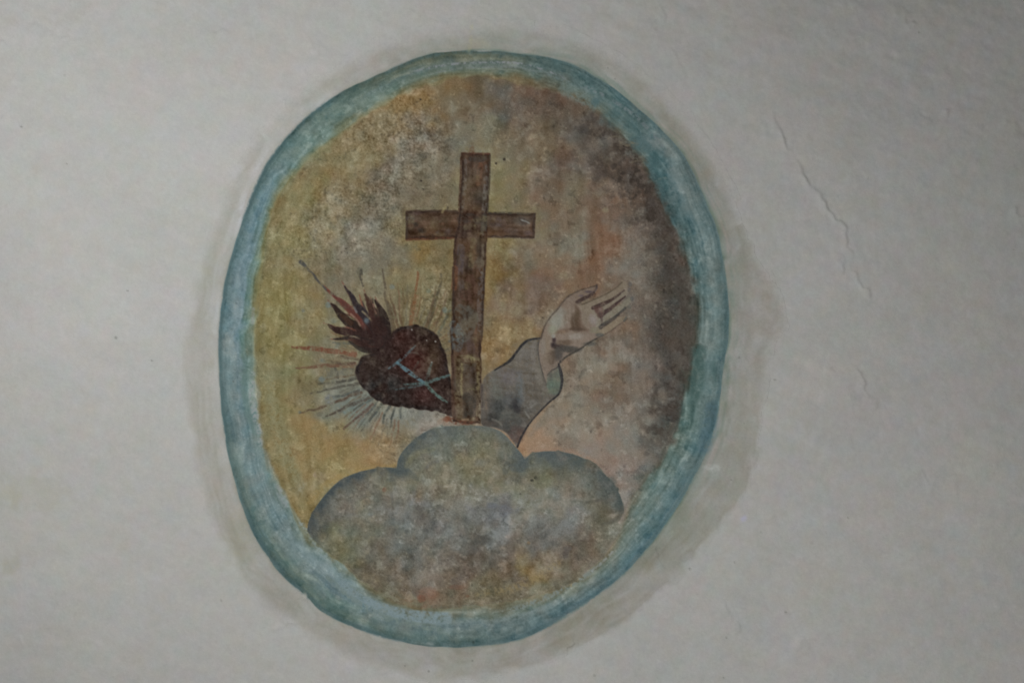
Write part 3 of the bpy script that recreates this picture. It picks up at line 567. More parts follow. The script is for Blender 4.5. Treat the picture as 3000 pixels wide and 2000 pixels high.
# hand: palm, wrist and four fingers with the thumb, one outline each, one figure
SK = (127, 111, 99)
PALM = Zp([(205,1165),(250,1010),(290,900),(350,800),(420,720),(500,630),(600,500),(700,410),(800,420),(880,540),(930,555),(1060,520),(1160,560),(1250,700),(1290,800),(1290,930),(1330,1085),(1200,1150),(1060,1230),(900,1340),(750,1420),(640,1490),(560,1570)])+Zs([(880,772),(855,830),(770,892),(755,975),(722,880),(692,760),(684,650),(700,590)])
fill(PALM, SK, .95, 1.8, .15, pid=ID_HAND)
FING = {
 'thumb': [(640,560),(700,400),(800,350),(900,305),(1080,252),(1175,222),(1215,262),(1165,350),(1060,392),(960,440),(885,495),(860,600)],
 'index': [(900,640),(930,555),(1020,525),(1150,462),(1300,400),(1450,320),(1560,240),(1640,160),(1700,150),(1725,205),(1665,290),(1560,380),(1430,470),(1270,545),(1160,610),(1060,720)],
 'middle': [(1100,700),(1165,600),(1285,560),(1430,482),(1560,400),(1690,308),(1735,330),(1720,392),(1650,462),(1560,525),(1450,600),(1340,690),(1280,750),(1180,800)],
 'ring': [(1180,860),(1290,750),(1450,640),(1600,555),(1700,480),(1780,425),(1810,470),(1780,530),(1700,605),(1620,690),(1510,770),(1400,842),(1290,935),(1200,960)],
 'little': [(1180,1040),(1275,980),(1400,880),(1540,790),(1640,765),(1745,770),(1735,812),(1660,862),(1560,932),(1430,1030),(1330,1082),(1230,1120)]}
FC = {'thumb': (120,104,92), 'index': (126,113,97), 'middle': (127,116,101), 'ring': (126,119,104), 'little': (130,116,97)}
for k, p in FING.items():
    fill(Zp(p), FC[k], .93, 1.6, .15, pid=ID_HAND)
fill(Zp([(800,560),(880,620),(930,760),(950,900),(1050,1010),(900,1025),(780,1005),(480,1065),(520,1015),(720,965),(800,880),(830,740)]), (94,74,61), .75, 5, .2)
SH = lambda x, y, rx, ry, c, a: blot(1550+x/6.031, 800+y/6.031, rx/6.031*1.12, (tuple(v*.82 for v in c) if sum(c) < 292 else tuple(v*1.05 for v in c)), min(1, a*1.25), ry/6.031*1.12, .12, .22)
for q in [(480,850,190,190,(130,128,117),.85),(560,700,110,100,(128,124,116),.6),(420,1000,110,110,(130,130,112),.7),(820,900,90,190,(102,82,66),.8),(860,700,70,120,(112,94,76),.6),(1000,800,110,170,(116,104,90),.6),(1130,830,90,120,(130,120,114),.75),
          (850,990,150,40,(92,74,62),.6),(600,1040,140,60,(116,96,80),.7),(830,1110,190,70,(132,122,112),.8),(620,1220,150,60,(112,92,76),.6),(430,1270,60,60,(66,54,54),.95),(440,1180,40,60,(78,62,62),.8),(520,1300,90,40,(80,66,62),.8),
          (700,1340,220,60,(88,82,76),.75),(520,1450,110,110,(86,80,76),.7),(320,1280,60,200,(124,110,94),.6),(250,1300,50,200,(122,112,102),.6),(400,1480,70,120,(104,86,72),.55),(300,1500,100,100,(112,98,84),.5),(1050,1250,120,40,(92,88,82),.6),
          (1150,1000,80,60,(116,110,92),.6),(1190,650,50,70,(110,84,76),.7),(1240,740,50,60,(92,70,62),.7),(1260,640,28,28,(140,128,122),.7),(900,540,60,60,(108,96,82),.5),(1060,330,90,30,(92,78,84),.65),(920,400,60,30,(104,88,96),.5),(430,1110,40,40,(138,136,128),.7)]: SH(*q)
def HL(pts, w, c, a, dry=.15): stroke(Zp(pts), np.asarray(w, float)*1.12, tuple(v*.90 for v in c), min(1, a*.92), 2.0, dry+.15)
HL([(1130,615),(1260,565),(1360,520),(1460,470),(1580,385),(1680,300)], [9,11,9,7,5,3], (66,48,46), 1); HL([(1270,770),(1340,690),(1420,640),(1480,590),(1600,490),(1700,410)], [7,10,10,8,5,3], (66,48,48), 1); fill(Zp([(1140,600),(1290,600),(1300,700),(1290,800),(1240,760),(1180,690)]), (92,66,60), .7, 4, .2); HL([(1250,700),(1280,800),(1290,900)], [6,6,5], (80,64,60), .7)
HL([(1260,955),(1380,870),(1480,810),(1560,740),(1700,620)], [10,11,9,6,5], (62,58,56), .95)
HL([(850,510),(960,450),(1060,400),(1150,350)], [9,9,8,5], (64,48,46), .95); HL([(1195,215),(1190,260),(1150,330)], [5,5,4], (66,54,56), .85)
HL([(205,1165),(250,1010),(300,890),(400,745),(500,640),(600,505),(700,405),(800,352),(900,302),(1080,250),(1180,222)], [4,4,3.5,3.5,3.5,4,4,3.5,3,3,3], (74,62,54), .85)
HL([(930,553),(1020,525),(1150,462),(1300,400),(1450,320),(1560,240),(1640,160)], 3, (84,72,58), .8); HL([(1690,300),(1600,375),(1480,450)], 3, (78,64,58), .7)
HL([(1330,1082),(1430,1030),(1560,932),(1660,862),(1740,800)], 3, (84,68,58), .8); HL([(1270,985),(1400,880),(1540,790)], 3, (76,66,60), .7); HL([(1700,600),(1640,670)], 4, (84,82,76), .7); HL([(1720,780),(1680,840)], 5, (78,84,82), .7)
HL([(1310,1090),(1200,1150),(1060,1230),(900,1340),(750,1420),(640,1490),(560,1575)], [3,3,4,4,4,4,4], (56,52,48), .9)
for q in [(1770,290,40,60,(98,94,94),.45),(1820,450,40,50,(94,96,98),.45),(1790,200,40,60,(96,94,94),.45),(1770,600,50,40,(98,100,90),.4),(1250,1090,80,30,(96,96,92),.6)]: SH(*q)
HL([(700,640),(760,760),(800,900)], 4, (120,108,98), .35)
stroke(Zs([(300,855),(430,775),(480,713),(540,635),(600,590),(695,575)]), [3,8,6.5,7,6,4.5], (38,37,40), .95, 1.8, .2)
stroke(Zs([(690,585),(682,660),(692,760),(722,880),(756,985)]), [4,3.5,3,3,3], (70,66,62), .85, 1.6, .3)
stroke(Zs([(880,772),(855,828),(800,862),(765,900)]), [4,4,4,3], (54,52,52), .85, 1.6, .3)
stroke(Zs([(862,800),(880,860),(893,940),(883,1025),(855,1078),(780,1140),(700,1220),(620,1310),(560,1400),(522,1475),(500,1535)]), [4,8.5,8,6,4.5,4,4,4,5,5.5,4.5], (38,36,39), .95, 1.8, .2)

# ------------------------------------------------------------------ clouds at the foot of the oval
Ze = lambda pts: [(880+x/3.7935, 1200+y/3.7935) for x, y in pts]
Zf = lambda pts: [(1400+x/3.136, 1200+y/3.136) for x, y in pts]
CL_L = Ze([(75,1345),(90,1250),(140,1130),(220,1010),(320,890),(430,790),(560,722),(720,672),(880,643),(1000,640),(1080,655)])
CL_M = Ze([(1072,648),(1085,560),(1130,470),(1220,370),(1330,280),(1450,218),(1600,186),(1800,176),(1950,176)])+Zf([(0,145),(100,156),(200,192),(270,250),(340,332),(400,402),(432,456)])
CL_R = Zf([(432,456),(490,405),(570,385),(680,378),(800,390),(920,425),(1030,480),(1130,560),(1220,650),(1290,750),(1330,850),(1347,930),(1330,985),(1300,1030)])
top = np.vstack([smooth(CL_L, 4), smooth(CL_M, 4), smooth(CL_R, 4)])
thb = np.radians(np.linspace(48, 133, 60)); rb = radial(INN, thb)
bot = np.column_stack([OX+(rb+3)*np.cos(thb), OY+(rb+3)*np.sin(thb)])
CLOUD = np.vstack([top, bot[1:-2]])
CLN = [(950,1450,110,106,90),(1000,1500,112,108,99),(920,1530,105,104,95),(1100,1420,120,114,92),(1150,1380,116,113,90),(1300,1300,106,107,93),(1300,1400,122,114,90),(1400,1350,120,112,84),
(1500,1360,94,94,82),(1550,1400,117,114,88),(1600,1340,94,98,91),(1700,1380,100,98,85),(1780,1430,88,91,84),(1780,1500,95,90,74),(1700,1450,120,114,99),(1550,1450,124,120,106),(1450,1440,128,122,101),
(1250,1480,113,111,104),(1180,1500,122,120,113),(1300,1560,116,113,106),(1450,1470,104,105,109),(1470,1560,124,125,121),(1400,1590,88,85,78),(1600,1550,110,106,98),(1660,1530,122,120,114),(1500,1620,105,94,83),
(1650,1590,100,94,85),(1100,1600,113,106,91),(1050,1560,113,111,92),(1000,1590,120,116,80),(1200,1600,108,109,101),(1100,1650,108,97,80),(1180,1680,108,98,85),(1400,1650,102,91,78),(1340,1690,100,91,80),
(1500,1690,110,92,73),(1600,1650,117,98,70),(1680,1630,113,98,82),(1240,1690,130,119,106),(1260,1735,132,97,70),(1350,1720,113,87,66),(1150,1730,105,95,70),(1450,1720,112,98,70),(1560,1690,132,108,62),
(1230,1440,116,108,90),(1350,1480,118,112,98),(1180,1560,110,110,104),(1750,1570,112,106,88),(1770,1590,110,108,92),(950,1580,112,114,96),(1020,1660,118,108,80),(1400,1760,112,106,84),(1300,1760,112,104,82),(1550,1745,112,108,86),
(1200,1755,116,106,80),(1650,1690,112,106,86),(1120,1470,116,110,98),(1040,1440,112,106,92)]
FC2 = field(CLN, 28)+flake[..., None]*np.array([15, 16, 17], np.float32)-chip[..., None]*np.array([15, 14, 12], np.float32)+scuff[..., None]*np.array([14, 15, 16], np.float32)-smudge[..., None]*12
FC2 = FC2+(N3*3.0+N6*2.6+N12*3.4+N25*3.4)[..., None]*np.array([1, 1, .97], np.float32)
FC2 += (CHA*1.5)[..., None]*np.array([1, -.3, -.6], np.float32)+(CHB*1.5)[..., None]*np.array([-.6, .2, 1], np.float32)
FC2 += lightp[..., None]*np.array([18, 17, 15], np.float32); FC2 *= (1-0.10*pits[..., None])
sl = bbox(CLOUD, 12); d = sdf(CLOUD, sl)+1.6*N12[sl]+2.2*N25[sl]+.8*N6[sl]
low = ss(1420, 1480, PY[sl])
a = (1-ss(-2.2, 2.2, d))*(1-low*ss(-.04, .06, T[sl]+.04*N25[sl]))
C[sl] = C[sl]*(1-a[..., None])+FC2[sl]*a[..., None]
ID_CB = newid('cloud'); ID_C1 = newid('lobe'); ID_C2 = newid('lobe'); ID_C3 = newid('lobe')
cin = (d < 0) & (T[sl] < 0.0)
PID[sl][cin] = ID_CB
# dark blue-grey rims of the lobes
def rim(line, w, c, al, inner):
    q = smooth(line, 5); sl = bbox(q, w+4)
    x = PX[sl]; y = PY[sl]; best = np.full(x.shape, 1e9, np.float32)
    for i in range(len(q)-1):
        ax, ay = q[i]; bx, by = q[i+1]; ex, ey = bx-ax, by-ay; L = ex*ex+ey*ey+1e-9
        t = np.clip(((x-ax)*ex+(y-ay)*ey)/L, 0, 1); best = np.minimum(best, np.hypot(x-ax-t*ex, y-ay-t*ey))
    dd = sdf(CLOUD, sl) if inner else best*0-10
    a = np.exp(-(best/w)**1.6)*(1-ss(-2, 1.5, dd))*np.clip(1+.25*N12[sl]+.25*N25[sl]+.15*N6[sl], 0, 1.6)
    put(sl, al*a, c)
rim(CL_L, 28, (73,81,82), .92, True); rim(CL_M[:7], 32, (76,84,83), .88, True); rim(CL_M[6:], 22, (92,96,90), .7, True); rim(CL_R[:6], 32, (80,87,86), .88, True); rim(CL_R[5:-3], 28, (72,80,77), .88, True)
stroke(Ze([(1080,655),(1180,690),(1250,735),(1300,770)]), [12,16,14,8], (76,84,83), .8, 7, .3); stroke(Ze([(1400,640),(1450,600),(1520,570)]), 8, (96,96,98), .45, 6, .4)
stroke(Ze([(1010,920),(1020,1000),(1030,1060)]), 6, (94,94,90), .5, 4, .4); stroke(Ze([(1240,860),(1270,960),(1220,1060)]), 9, (100,102,104), .4, 6, .4)
stroke(Zf([(432,456),(400,520),(330,525),(270,500)]), [14,22,20,10], (78,86,85), .8, 9, .3)
stroke(Zf([(1000,850),(1120,830),(1240,825)]), [6,8,5], (78,76,66), .7, 5, .4); blot(1400+1140/3.136,1200+930/3.136,50,(94,89,70),.6,34); stroke(Zf([(1325,890),(1310,965),(1260,1015),(1150,1050)]), [6,10,9,5], (76,74,66), .55, 6, .4); blot(1655,1390,50,(90,86,66),.5,30); blot(1600,1410,40,(122,120,88),.5,22); blot(1480,1430,50,(128,124,96),.45,18); blot(1200,1400,46,(122,116,92),.5,26)
stroke(Ze([(1180,620),(1230,540),(1330,470),(1480,440)]), [10,14,14,8], (124,118,84), .5, 8, .4)
blot(1400+1190/3.136,1200+680/3.136,26,(76,84,82),.6,26)
for (x,y,r,ry) in [(1180,1500,46,18),(1300,1500,40,26),(1400,1500,60,20),(1560,1470,50,22),(1640,1450,30,16),(1050,1510,40,16),(1230,1570,30,36),(1340,1590,26,22),(1560,1540,34,26),(980,1470,30,16),(1620,1560,22,18),(1150,1610,30,18)]: blot(x, y, r, (128,128,122), .5, ry, dry=.5, wob=.6)
for (x,y,r,c,a,ry) in [(1126,1434,6,(128,72,54),.8,7),(1066,1482,6,(54,52,48),.85,5),(1082,1506,14,(132,140,138),.6,7),(1110,1490,22,(124,124,118),.5,7),(1245,1478,26,(126,126,124),.45,14),(1468,1566,32,(128,130,128),.75,26),(1525,1468,14,(142,144,136),.6,9),
   (1659,1540,24,(126,126,124),.6,24),(1558,1406,5,(46,44,38),.85,4),(1568,1398,4,(50,48,40),.8,4),(1724,1419,5,(44,46,42),.85,4),(1524,1446,4,(60,56,50),.7,3),(1656,1622,9,(72,64,60),.8,12),(1662,1606,12,(82,78,76),.6,8),(1238,1690,26,(140,126,114),.7,28),(1242,1676,10,(148,138,126),.6,10),
   (1255,1735,34,(136,90,66),.6,22),(1232,1752,12,(128,70,50),.7,10),(1215,1735,12,(92,82,76),.6,12),(1370,1745,10,(118,74,50),.6,6),(1340,1700,40,(98,88,82),.5,20),(1330,1718,40,(118,80,62),.5,8),(1270,1690,22,(132,118,104),.5,12),(1420,1585,34,(80,78,74),.5,14),(1390,1610,30,(84,82,78),.45,14),
   (1548,1590,6,(128,96,58),.7,6),(1440,1480,26,(98,102,112),.5,12),(1490,1495,26,(94,98,110),.45,16),(1140,1430,16,(114,106,84),.5,24),(1075,1468,24,(128,108,82),.5,12),(1480,1375,10,(86,88,80),.6,12),(1485,1366,4,(136,134,122),.7,6),(1240,1710,50,(126,104,86),.35,30)]: blot(x, y, r, c, a, ry)
stroke([(1120,1700),(1200,1760),(1300,1778),(1420,1766)], 6, (84,84,72), .4, 6, .7, both=True)
stroke([(1400,1740),(1500,1722),(1560,1698),(1640,1648)], [10,18,22,12], (138,114,68), .5, 12, .7)
stroke([(1110,1725),(1170,1760),(1260,1775)], 5, (120,118,90), .5, 4, .7)
# lobes own their cells
lob = [(ID_C1, np.array([(905,1560)]+[tuple(p) for p in smooth(CL_L, 4)]+[(1210,1395),(1225,1450),(1100,1560)])),
       (ID_C2, np.array([tuple(p) for p in smooth(CL_M, 4)]+[(1500,1420),(1360,1450),(1240,1440),(1205,1393)])),
       (ID_C3, np.array([tuple(p) for p in smooth(CL_R, 4)]+[(1700,1540),(1560,1480),(1505,1425)]))]
for i, p in lob:
    sl = bbox(p, 4); dd = sdf(p, sl); m = (dd < 0) & (PID[sl] == ID_CB); PID[sl][m] = i

# losses and rubbing that run through the figures and the ground alike
wn = .6*gn(18, 71)+.6*gn(55, 72)+.35*N6+.25*N3
wear = .30*ss(.3, 1.5, wn)+.34*ss(1.35, 1.65, wn)+.14*ss(.8, 1.8, N3b+.5*N6)
wear = wear*((PID > 10) & (T < .02))
wear = blur(wear, 2.0)*np.where(np.isin(PID, [ID_CB, ID_C1, ID_C2, ID_C3]), .55, 1.0)*np.where(PID == ID_HAND, .5, 1.0)*np.where(np.isin(PID, [ID_HEART, ID_UP, ID_BEAM, ID_BEAM2, ID_FOOT, ID_SL]+ID_TH), .45, 1.0)*np.where(np.isin(PID, [k for k, v in part_names.items() if v in ('ray', 'flame')]), .35, 1.0)
C = C*(1-wear[..., None])+(GROUND*.75+C*.25+5)*wear[..., None]
vst = gn(5, 73, 9, 84); C += (1.6*vst*(T < 0)*np.clip(.6+.5*N120b, 0, 1.5))[..., None]
# dirt specks on the wall and the ring
for (x,y,r) in [(2021,1665,5),(2153,1646,4),(2128,1867,4),(2302,1792,4.5),(2230,1558,3),(2378,1590,3),(2419,1558,3),(2485,1516,3),(2142,1405,3),(1768,1812,3),(1384,1934,4),(1186,1949,3),(2165,1047,4),(2270,1112,4),(2180,1240,3),(1781,200,3),(1802,232,3),
   (340,989,5),(374,852,4),(445,1056,3),(63,372,4),(190,222,3),(195,480,3),(648,1758,3),(2970,732,3),(684,1117,3),(1742,1978,4),(2120,1984,3),(1256,1965,4),(2693,95,4)]:
    blot(x, y, r, (96, 96, 90), .5, wob=.15, dry=0)

# soft focus of the painted surface
# pigments have gone grey with age: weaker hue, a little darker and greener than fresh paint
aged = (1-ss(-6, 6, out_d))[..., None]
lum = (0.30*C[..., :1]+0.59*C[..., 1:2]+0.11*C[..., 2:])
ringm = ss(-0.05, 0.1, T)[..., None]
ch = C-lum
cloudm = np.isin(PID, [ID_CB, ID_C1, ID_C2, ID_C3])[..., None]
Cn = lum*(0.972-0.055*ringm-0.045*cloudm-0.06*(PID == ID_HAND)[..., None]-0.05*(ss(1000, 760, PX)*(T < 0))[..., None])+ch*(0.86-0.06*ringm-0.14*cloudm-0.12*(ss(1000, 760, PX)*(T < 0))[..., None])+np.array([-0.8, 0.2, -0.5], np.float32)+ringm*np.array([-0.5, 0.2, -1.2], np.float32)
C = C*(1-aged)+Cn*aged
FINE = gn(2.3, 61); FINE2 = gn(2.3, 62)
C += (aged[..., 0]*(np.where(T > 0, 1.6, 2.6)*FINE))[..., None]+((1-aged[..., 0])*0.9*FINE)[..., None]
for c in range(3): C[..., c] = blur(C[..., c], 0.9)

# ------------------------------------------------------------------ relief of the plaster (mm)
HT += 0.7*N300+0.12*N120+0.10*N50
TR = gn(16, 51, 3.5, 22); TR2 = gn(30, 52, 3, 15); TR3 = gn(9, 53, 1.6, 30)
rough = np.clip(ss(500, 0, PY)*1.0+ss(500, -200, PX+PY*.6)*0.9+ss(2100, 2700, PX)*ss(1100, 300, PY)*.9, 0.15, 1.4)
quiet = 1-0.6*(T < 1.0)
HT += (rough*(0.14*TR+0.22*TR2+0.07*TR3))*quiet
HT += (0.05*N6+0.11*N12+0.12*N25)*np.where(T < 1, .7, 1.0)
def ridge(pts, w, hgt, lip=0.5, wob=4):
    """lifted edge of an old lime coat: a sharp lip falling off slowly on its left side"""
    q = smooth(np.asarray(pts, float), 5); sl = bbox(q, w*6)
    x = PX[sl]+wob*N12[sl]; y = PY[sl]+wob*N12b[sl]; best = np.full(x.shape, 1e9, np.float32); side = np.zeros(x.shape, np.float32); par = np.zeros(x.shape, np.float32); M = len(q)-1
    for i in range(M):
        ax, ay = q[i]; bx, by = q[i+1]; ex, ey = bx-ax, by-ay; L = ex*ex+ey*ey+1e-9
        t = np.clip(((x-ax)*ex+(y-ay)*ey)/L, 0, 1); dx = x-ax-t*ex; dy = y-ay-t*ey; dd = np.hypot(dx, dy)
        m = dd < best; best = np.where(m, dd, best); side = np.where(m, np.sign(ex*dy-ey*dx), side); par = np.where(m, (i+t)/M, par)
    s = best*side
    prof = np.where(s > 0, np.exp(-s/(w*3)), np.exp(-(s/(w*0.55))**2))
    HT[sl] += 3.1*hgt*prof*ss(0, .12, par)*(1-ss(.85, 1, par))*np.clip(1+.4*N25[sl], .2, 2)
ridge([(2262,320),(2272,349),(2289,396),(2306,430),(2336,485),(2353,519),(2379,549),(2413,578),(2419,608),(2447,638),(2472,664),(2476,688),(2485,731),(2506,773)], 5, .75)
ridge([(2470,745),(2466,770),(2470,800)], 5, .5); ridge([(2502,790),(2519,833),(2544,854),(2548,890)], 5, .5)
ridge([(2506,1075),(2531,1118),(2536,1152),(2575,1178)], 5, .55); ridge([(2490,1145),(2510,1160),(2545,1165)], 4, .5); ridge([(2435,1070),(2445,1085),(2470,1080)], 5, .45)
ridge([(412,700),(391,769),(383,824),(378,860)], 4, .4); ridge([(345,975),(350,995),(330,1000)], 4, .5)
ridge([(938,135),(933,166),(906,191),(900,228)], 5, .6); ridge([(842,285),(838,335),(830,400)], 5, .45); ridge([(880,100),(925,125),(960,140)], 5, .35)
ridge([(795,1850),(829,1831),(893,1815)], 5, .5); ridge([(617,1870),(610,1895),(640,1890)], 5, .45); ridge([(890,1735),(905,1760),(910,1800)], 5, .5); ridge([(65,1860),(70,1890),(85,1910)], 6, .4)
ridge([(1912,1595),(1936,1648),(1960,1680)], 5, .5); ridge([(2345,1862),(2352,1872),(2395,1862)], 4, .5); ridge([(2350,1865),(2375,1900),(2390,1930)], 5, .45); ridge([(2118,1760),(2140,1800),(2165,1855)], 5, .45)
ridge([(1688,1880),(1670,1890),(1660,1915)], 5, .5); ridge([(1948,120),(1985,170),(2005,250)], 5, .35); ridge([(1930,20),(1945,60),(1938,110)], 5, .35)
ridge([(2665,30),(2650,60),(2690,70)], 6, .5); ridge([(2680,330),(2700,345),(2730,355)], 6, .4); ridge([(2770,325),(2785,340)], 6, .4); ridge([(2865,365),(2880,385)], 6, .4); ridge([(2970,350),(2990,385),(3010,420)], 6, .4); ridge([(2970,610),(2990,635),(3020,660)], 6, .4)
ridge([(2690,1370),(2715,1410),(2740,1420)], 6, .35); ridge([(2250,1490),(2280,1515),(2330,1540)], 6, .3); ridge([(2560,1600),(2640,1630),(2730,1660)], 8, .3)
def hair(pts, w, dep):
    q = smooth(np.asarray(pts, float), 5); sl = bbox(q, w*5); x = PX[sl]+5*N12[sl]+2*N6[sl]; y = PY[sl]+5*N12b[sl]+2*N6b[sl]; best = np.full(x.shape, 1e9, np.float32)
    for i in range(len(q)-1):
        ax, ay = q[i]; bx, by = q[i+1]; ex, ey = bx-ax, by-ay; L = ex*ex+ey*ey+1e-9
        t = np.clip(((x-ax)*ex+(y-ay)*ey)/L, 0, 1); best = np.minimum(best, np.hypot(x-ax-t*ex, y-ay-t*ey))
    HT[sl] -= dep*np.exp(-(best/w)**2)*np.clip(.7+.6*N25[sl], 0, 1.4)
for pts in [[(2336,485),(2370,470),(2420,478)],[(2413,578),(2450,560),(2500,572)],[(2447,638),(2410,680),(2395,740)],[(2506,773),(2540,760),(2590,775)],[(2548,890),(2560,960),(2530,1040),(2510,1080)],[(2272,349),(2240,300),(2230,240)],
            [(933,166),(975,175),(1010,160)],[(902,221),(870,250),(842,285)],[(1936,1648),(1990,1700),(2040,1790)],[(2575,1178),(2640,1210),(2690,1260)],[(2005,250),(2040,300),(2050,350)],[(2349,1865),(2310,1800),(2302,1740)]]:
    hair(pts, 3.2, .55)
for (pts, h_) in [([(170,85),(190,68),(218,74)],.5),([(95,70),(130,95),(160,98)],.5),([(180,110),(210,118),(260,128)],.45),([(210,145),(245,160),(275,175)],.5),([(0,120),(15,135),(25,145)],.55),([(230,30),(250,32),(200,10)],.45),([(80,30),(88,45),(92,60)],.35),([(590,85),(640,95),(680,96)],.45),([(500,5),(515,15)],.35),([(30,240),(50,270),(95,295)],.4),([(5,345),(40,360),(90,365)],.4),([(80,395),(95,430),(100,450)],.35),([(640,60),(690,78),(740,82)],.35),([(430,40),(460,55)],.35)]:
    ridge(pts, 6, h_)
# wrinkled patch of old paint at the upper left
pw = np.exp(-(((PX-160)/110)**2+((PY-85)/60)**2)); HT += pw*0.30*gn(14, 54)
for c in range(1): HT = blur(HT, 2.0)

# pigment albedo
WALL_ALBEDO = np.array([0.60, 0.595, 0.574])
ALB = (WALL_ALBEDO*lin(C)/lin(WS)).astype(np.float32)
ALB = np.clip(ALB, 0.004, 0.9)

# stray islands of a small part join the part around them
def tidy(pid):
    j, i = np.nonzero(PID[:-1, :-1] == pid)
    if len(j) == 0 or len(j) > 60000: return
    todo = set(zip(j.tolist(), i.tolist())); comps = []
    while todo:
        st = [todo.pop()]; comp = [st[0]]
        while st:
            a, b = st.pop()
            for q in ((a+1, b), (a-1, b), (a, b+1), (a, b-1)):
                if q in todo: todo.remove(q); st.append(q); comp.append(q)
        comps.append(comp)
    comps.sort(key=len, reverse=True)
    for comp in comps[1:]:
        near = collections.Counter(int(PID[a+da, b+db]) for a, b in comp for da, db in ((1, 0), (-1, 0), (0, 1), (0, -1)) if PID[a+da, b+db] != pid)
        new = near.most_common(1)[0][0]
        for a, b in comp: PID[a, b] = new
for _ in range(2):
    for k in list(part_names):
        if k > 10: tidy(k)

# ------------------------------------------------------------------ materials
def pigment(name, rough=0.9, bump=0.12, scale=420.0, grain=0.05, spec=0.06):
    m = bpy.data.materials.new(name); m.use_nodes = True; nt = m.node_tree; N = nt.nodes; L = nt.links
    b = N["Principled BSDF"]; b.inputs["Roughness"].default_value = rough; b.inputs["Specular IOR Level"].default_value = spec
    at = N.new("ShaderNodeAttribute"); at.attribute_name = "pigment"
    tc = N.new("ShaderNodeTexCoord")
    n1 = N.new("ShaderNodeTexNoise"); n1.inputs["Scale"].default_value = scale; n1.inputs["Detail"].default_value = 3.0
    L.new(tc.outputs["Object"], n1.inputs["Vector"])
    mr = N.new("ShaderNodeMapRange"); mr.inputs["From Min"].default_value = 0.3; mr.inputs["From Max"].default_value = 0.7
    mr.inputs["To Min"].default_value = 1-grain; mr.inputs["To Max"].default_value = 1+grain
    L.new(n1.outputs["Fac"], mr.inputs["Value"])
    mx = N.new("ShaderNodeVectorMath"); mx.operation = 'SCALE'
    L.new(at.outputs["Color"], mx.inputs[0]); L.new(mr.outputs["Result"], mx.inputs["Scale"]); L.new(mx.outputs["Vector"], b.inputs["Base Color"])
    n2 = N.new("ShaderNodeTexNoise"); n2.inputs["Scale"].default_value = scale*0.55; n2.inputs["Detail"].default_value = 4.0
    L.new(tc.outputs["Object"], n2.inputs["Vector"])
    bp = N.new("ShaderNodeBump"); bp.inputs["Strength"].default_value = bump; bp.inputs["Distance"].default_value = 0.0006
    L.new(n2.outputs["Fac"], bp.inputs["Height"]); L.new(bp.outputs["Normal"], b.inputs["Normal"])
    return m
M_WALL = pigment("limewashed_plaster", .92, .30, 380, .025)
M_BAND = pigment("grey_lime_overpaint", .92, .30, 380, .025)
M_RING = pigment("blue_border_paint", .85, .22, 450, .05)
M_BACK = pigment("ochre_background_paint", .9, .30, 480, .08)
M_WOOD = pigment("brown_timber_paint", .8, .25, 520, .08)
M_HEART = pigment("dark_red_paint", .75, .22, 480, .08)
M_RAY = pigment("thin_ray_paint", .88, .25, 480, .08)
M_SKIN = pigment("flesh_paint", .85, .2, 480, .05)
M_CLOTH = pigment("grey_habit_paint", .88, .25, 480, .06)
M_CLOUD = pigment("grey_cloud_paint", .9, .30, 480, .08)

# ------------------------------------------------------------------ meshes
WX = ((PX-1500)*S).astype(np.float32); WZ = ((1000-PY)*S).astype(np.float32)
LIFT = 0.0004                                 # thickness of the paint film
def mesh_from(name, verts, quads, colours, mat):
    me = bpy.data.meshes.new(name)
    me.vertices.add(len(verts)); me.vertices.foreach_set("co", verts.astype(np.float32).ravel())
    nq = len(quads); me.loops.add(nq*4); me.loops.foreach_set("vertex_index", quads.astype(np.int32).ravel())
    me.polygons.add(nq); me.polygons.foreach_set("loop_start", np.arange(0, nq*4, 4, dtype=np.int32))
    try: me.polygons.foreach_set("loop_total", np.full(nq, 4, np.int32))
    except Exception: pass
    me.polygons.foreach_set("use_smooth", np.ones(nq, bool))
    me.update(calc_edges=True)
    a = me.color_attributes.new("pigment", 'FLOAT_COLOR', 'POINT')
    rgba = np.ones((len(verts), 4), np.float32); rgba[:, :3] = colours; a.data.foreach_set("color", rgba.ravel())
    me.materials.append(mat)
    return me
def add(name, me, parent=None):
    o = bpy.data.objects.new(name, me); col.objects.link(o)
    if parent is not None: o.parent = parent
    return o

# wall: fine where the camera looks, coarser outside, with real thickness behind
def axis(n, origin, lo, hi):
    v = origin+ST*np.arange(n); keep = np.zeros(n, bool); keep[::8] = True; keep[-1] = True; keep[0] = True
    ins = (v > lo) & (v < hi); keep |= ins & (np.arange(n) % 2 == 0); return np.flatnonzero(keep)
ci = axis(CW, X0, -60, 3060); ri = axis(CH, Y0, -60, 2060)
gx, gy = np.meshgrid(ci, ri); nr, nc = gx.shape
V = np.stack([WX[gy, gx], -HT[gy, gx]*0.001, WZ[gy, gx]], -1).reshape(-1, 3); K = ALB[gy, gx].reshape(-1, 3)
ids = np.arange(nr*nc).reshape(nr, nc)
Q = np.stack([ids[:-1, :-1], ids[1:, :-1], ids[1:, 1:], ids[:-1, 1:]], -1).reshape(-1, 4)
loop = np.r_[ids[0, :], ids[1:, -1], ids[-1, -2::-1], ids[-2:0:-1, 0]]
bV = V[loop].copy(); bV[:, 1] = 0.30; base = len(V); n = len(loop)
k = np.arange(n); Qs = np.stack([loop[k], loop[(k+1) % n], base+(k+1) % n, base+k], -1)
cz = len(V)+n; corner = np.array([[WX[0, 0], .30, WZ[0, 0]], [WX[0, -1], .30, WZ[0, -1]], [WX[-1, -1], .30, WZ[-1, -1]], [WX[-1, 0], .30, WZ[-1, 0]]])
V2 = np.vstack([V, bV, corner]); K2 = np.vstack([K, K[loop], np.tile(WALL_ALBEDO, (4, 1))])
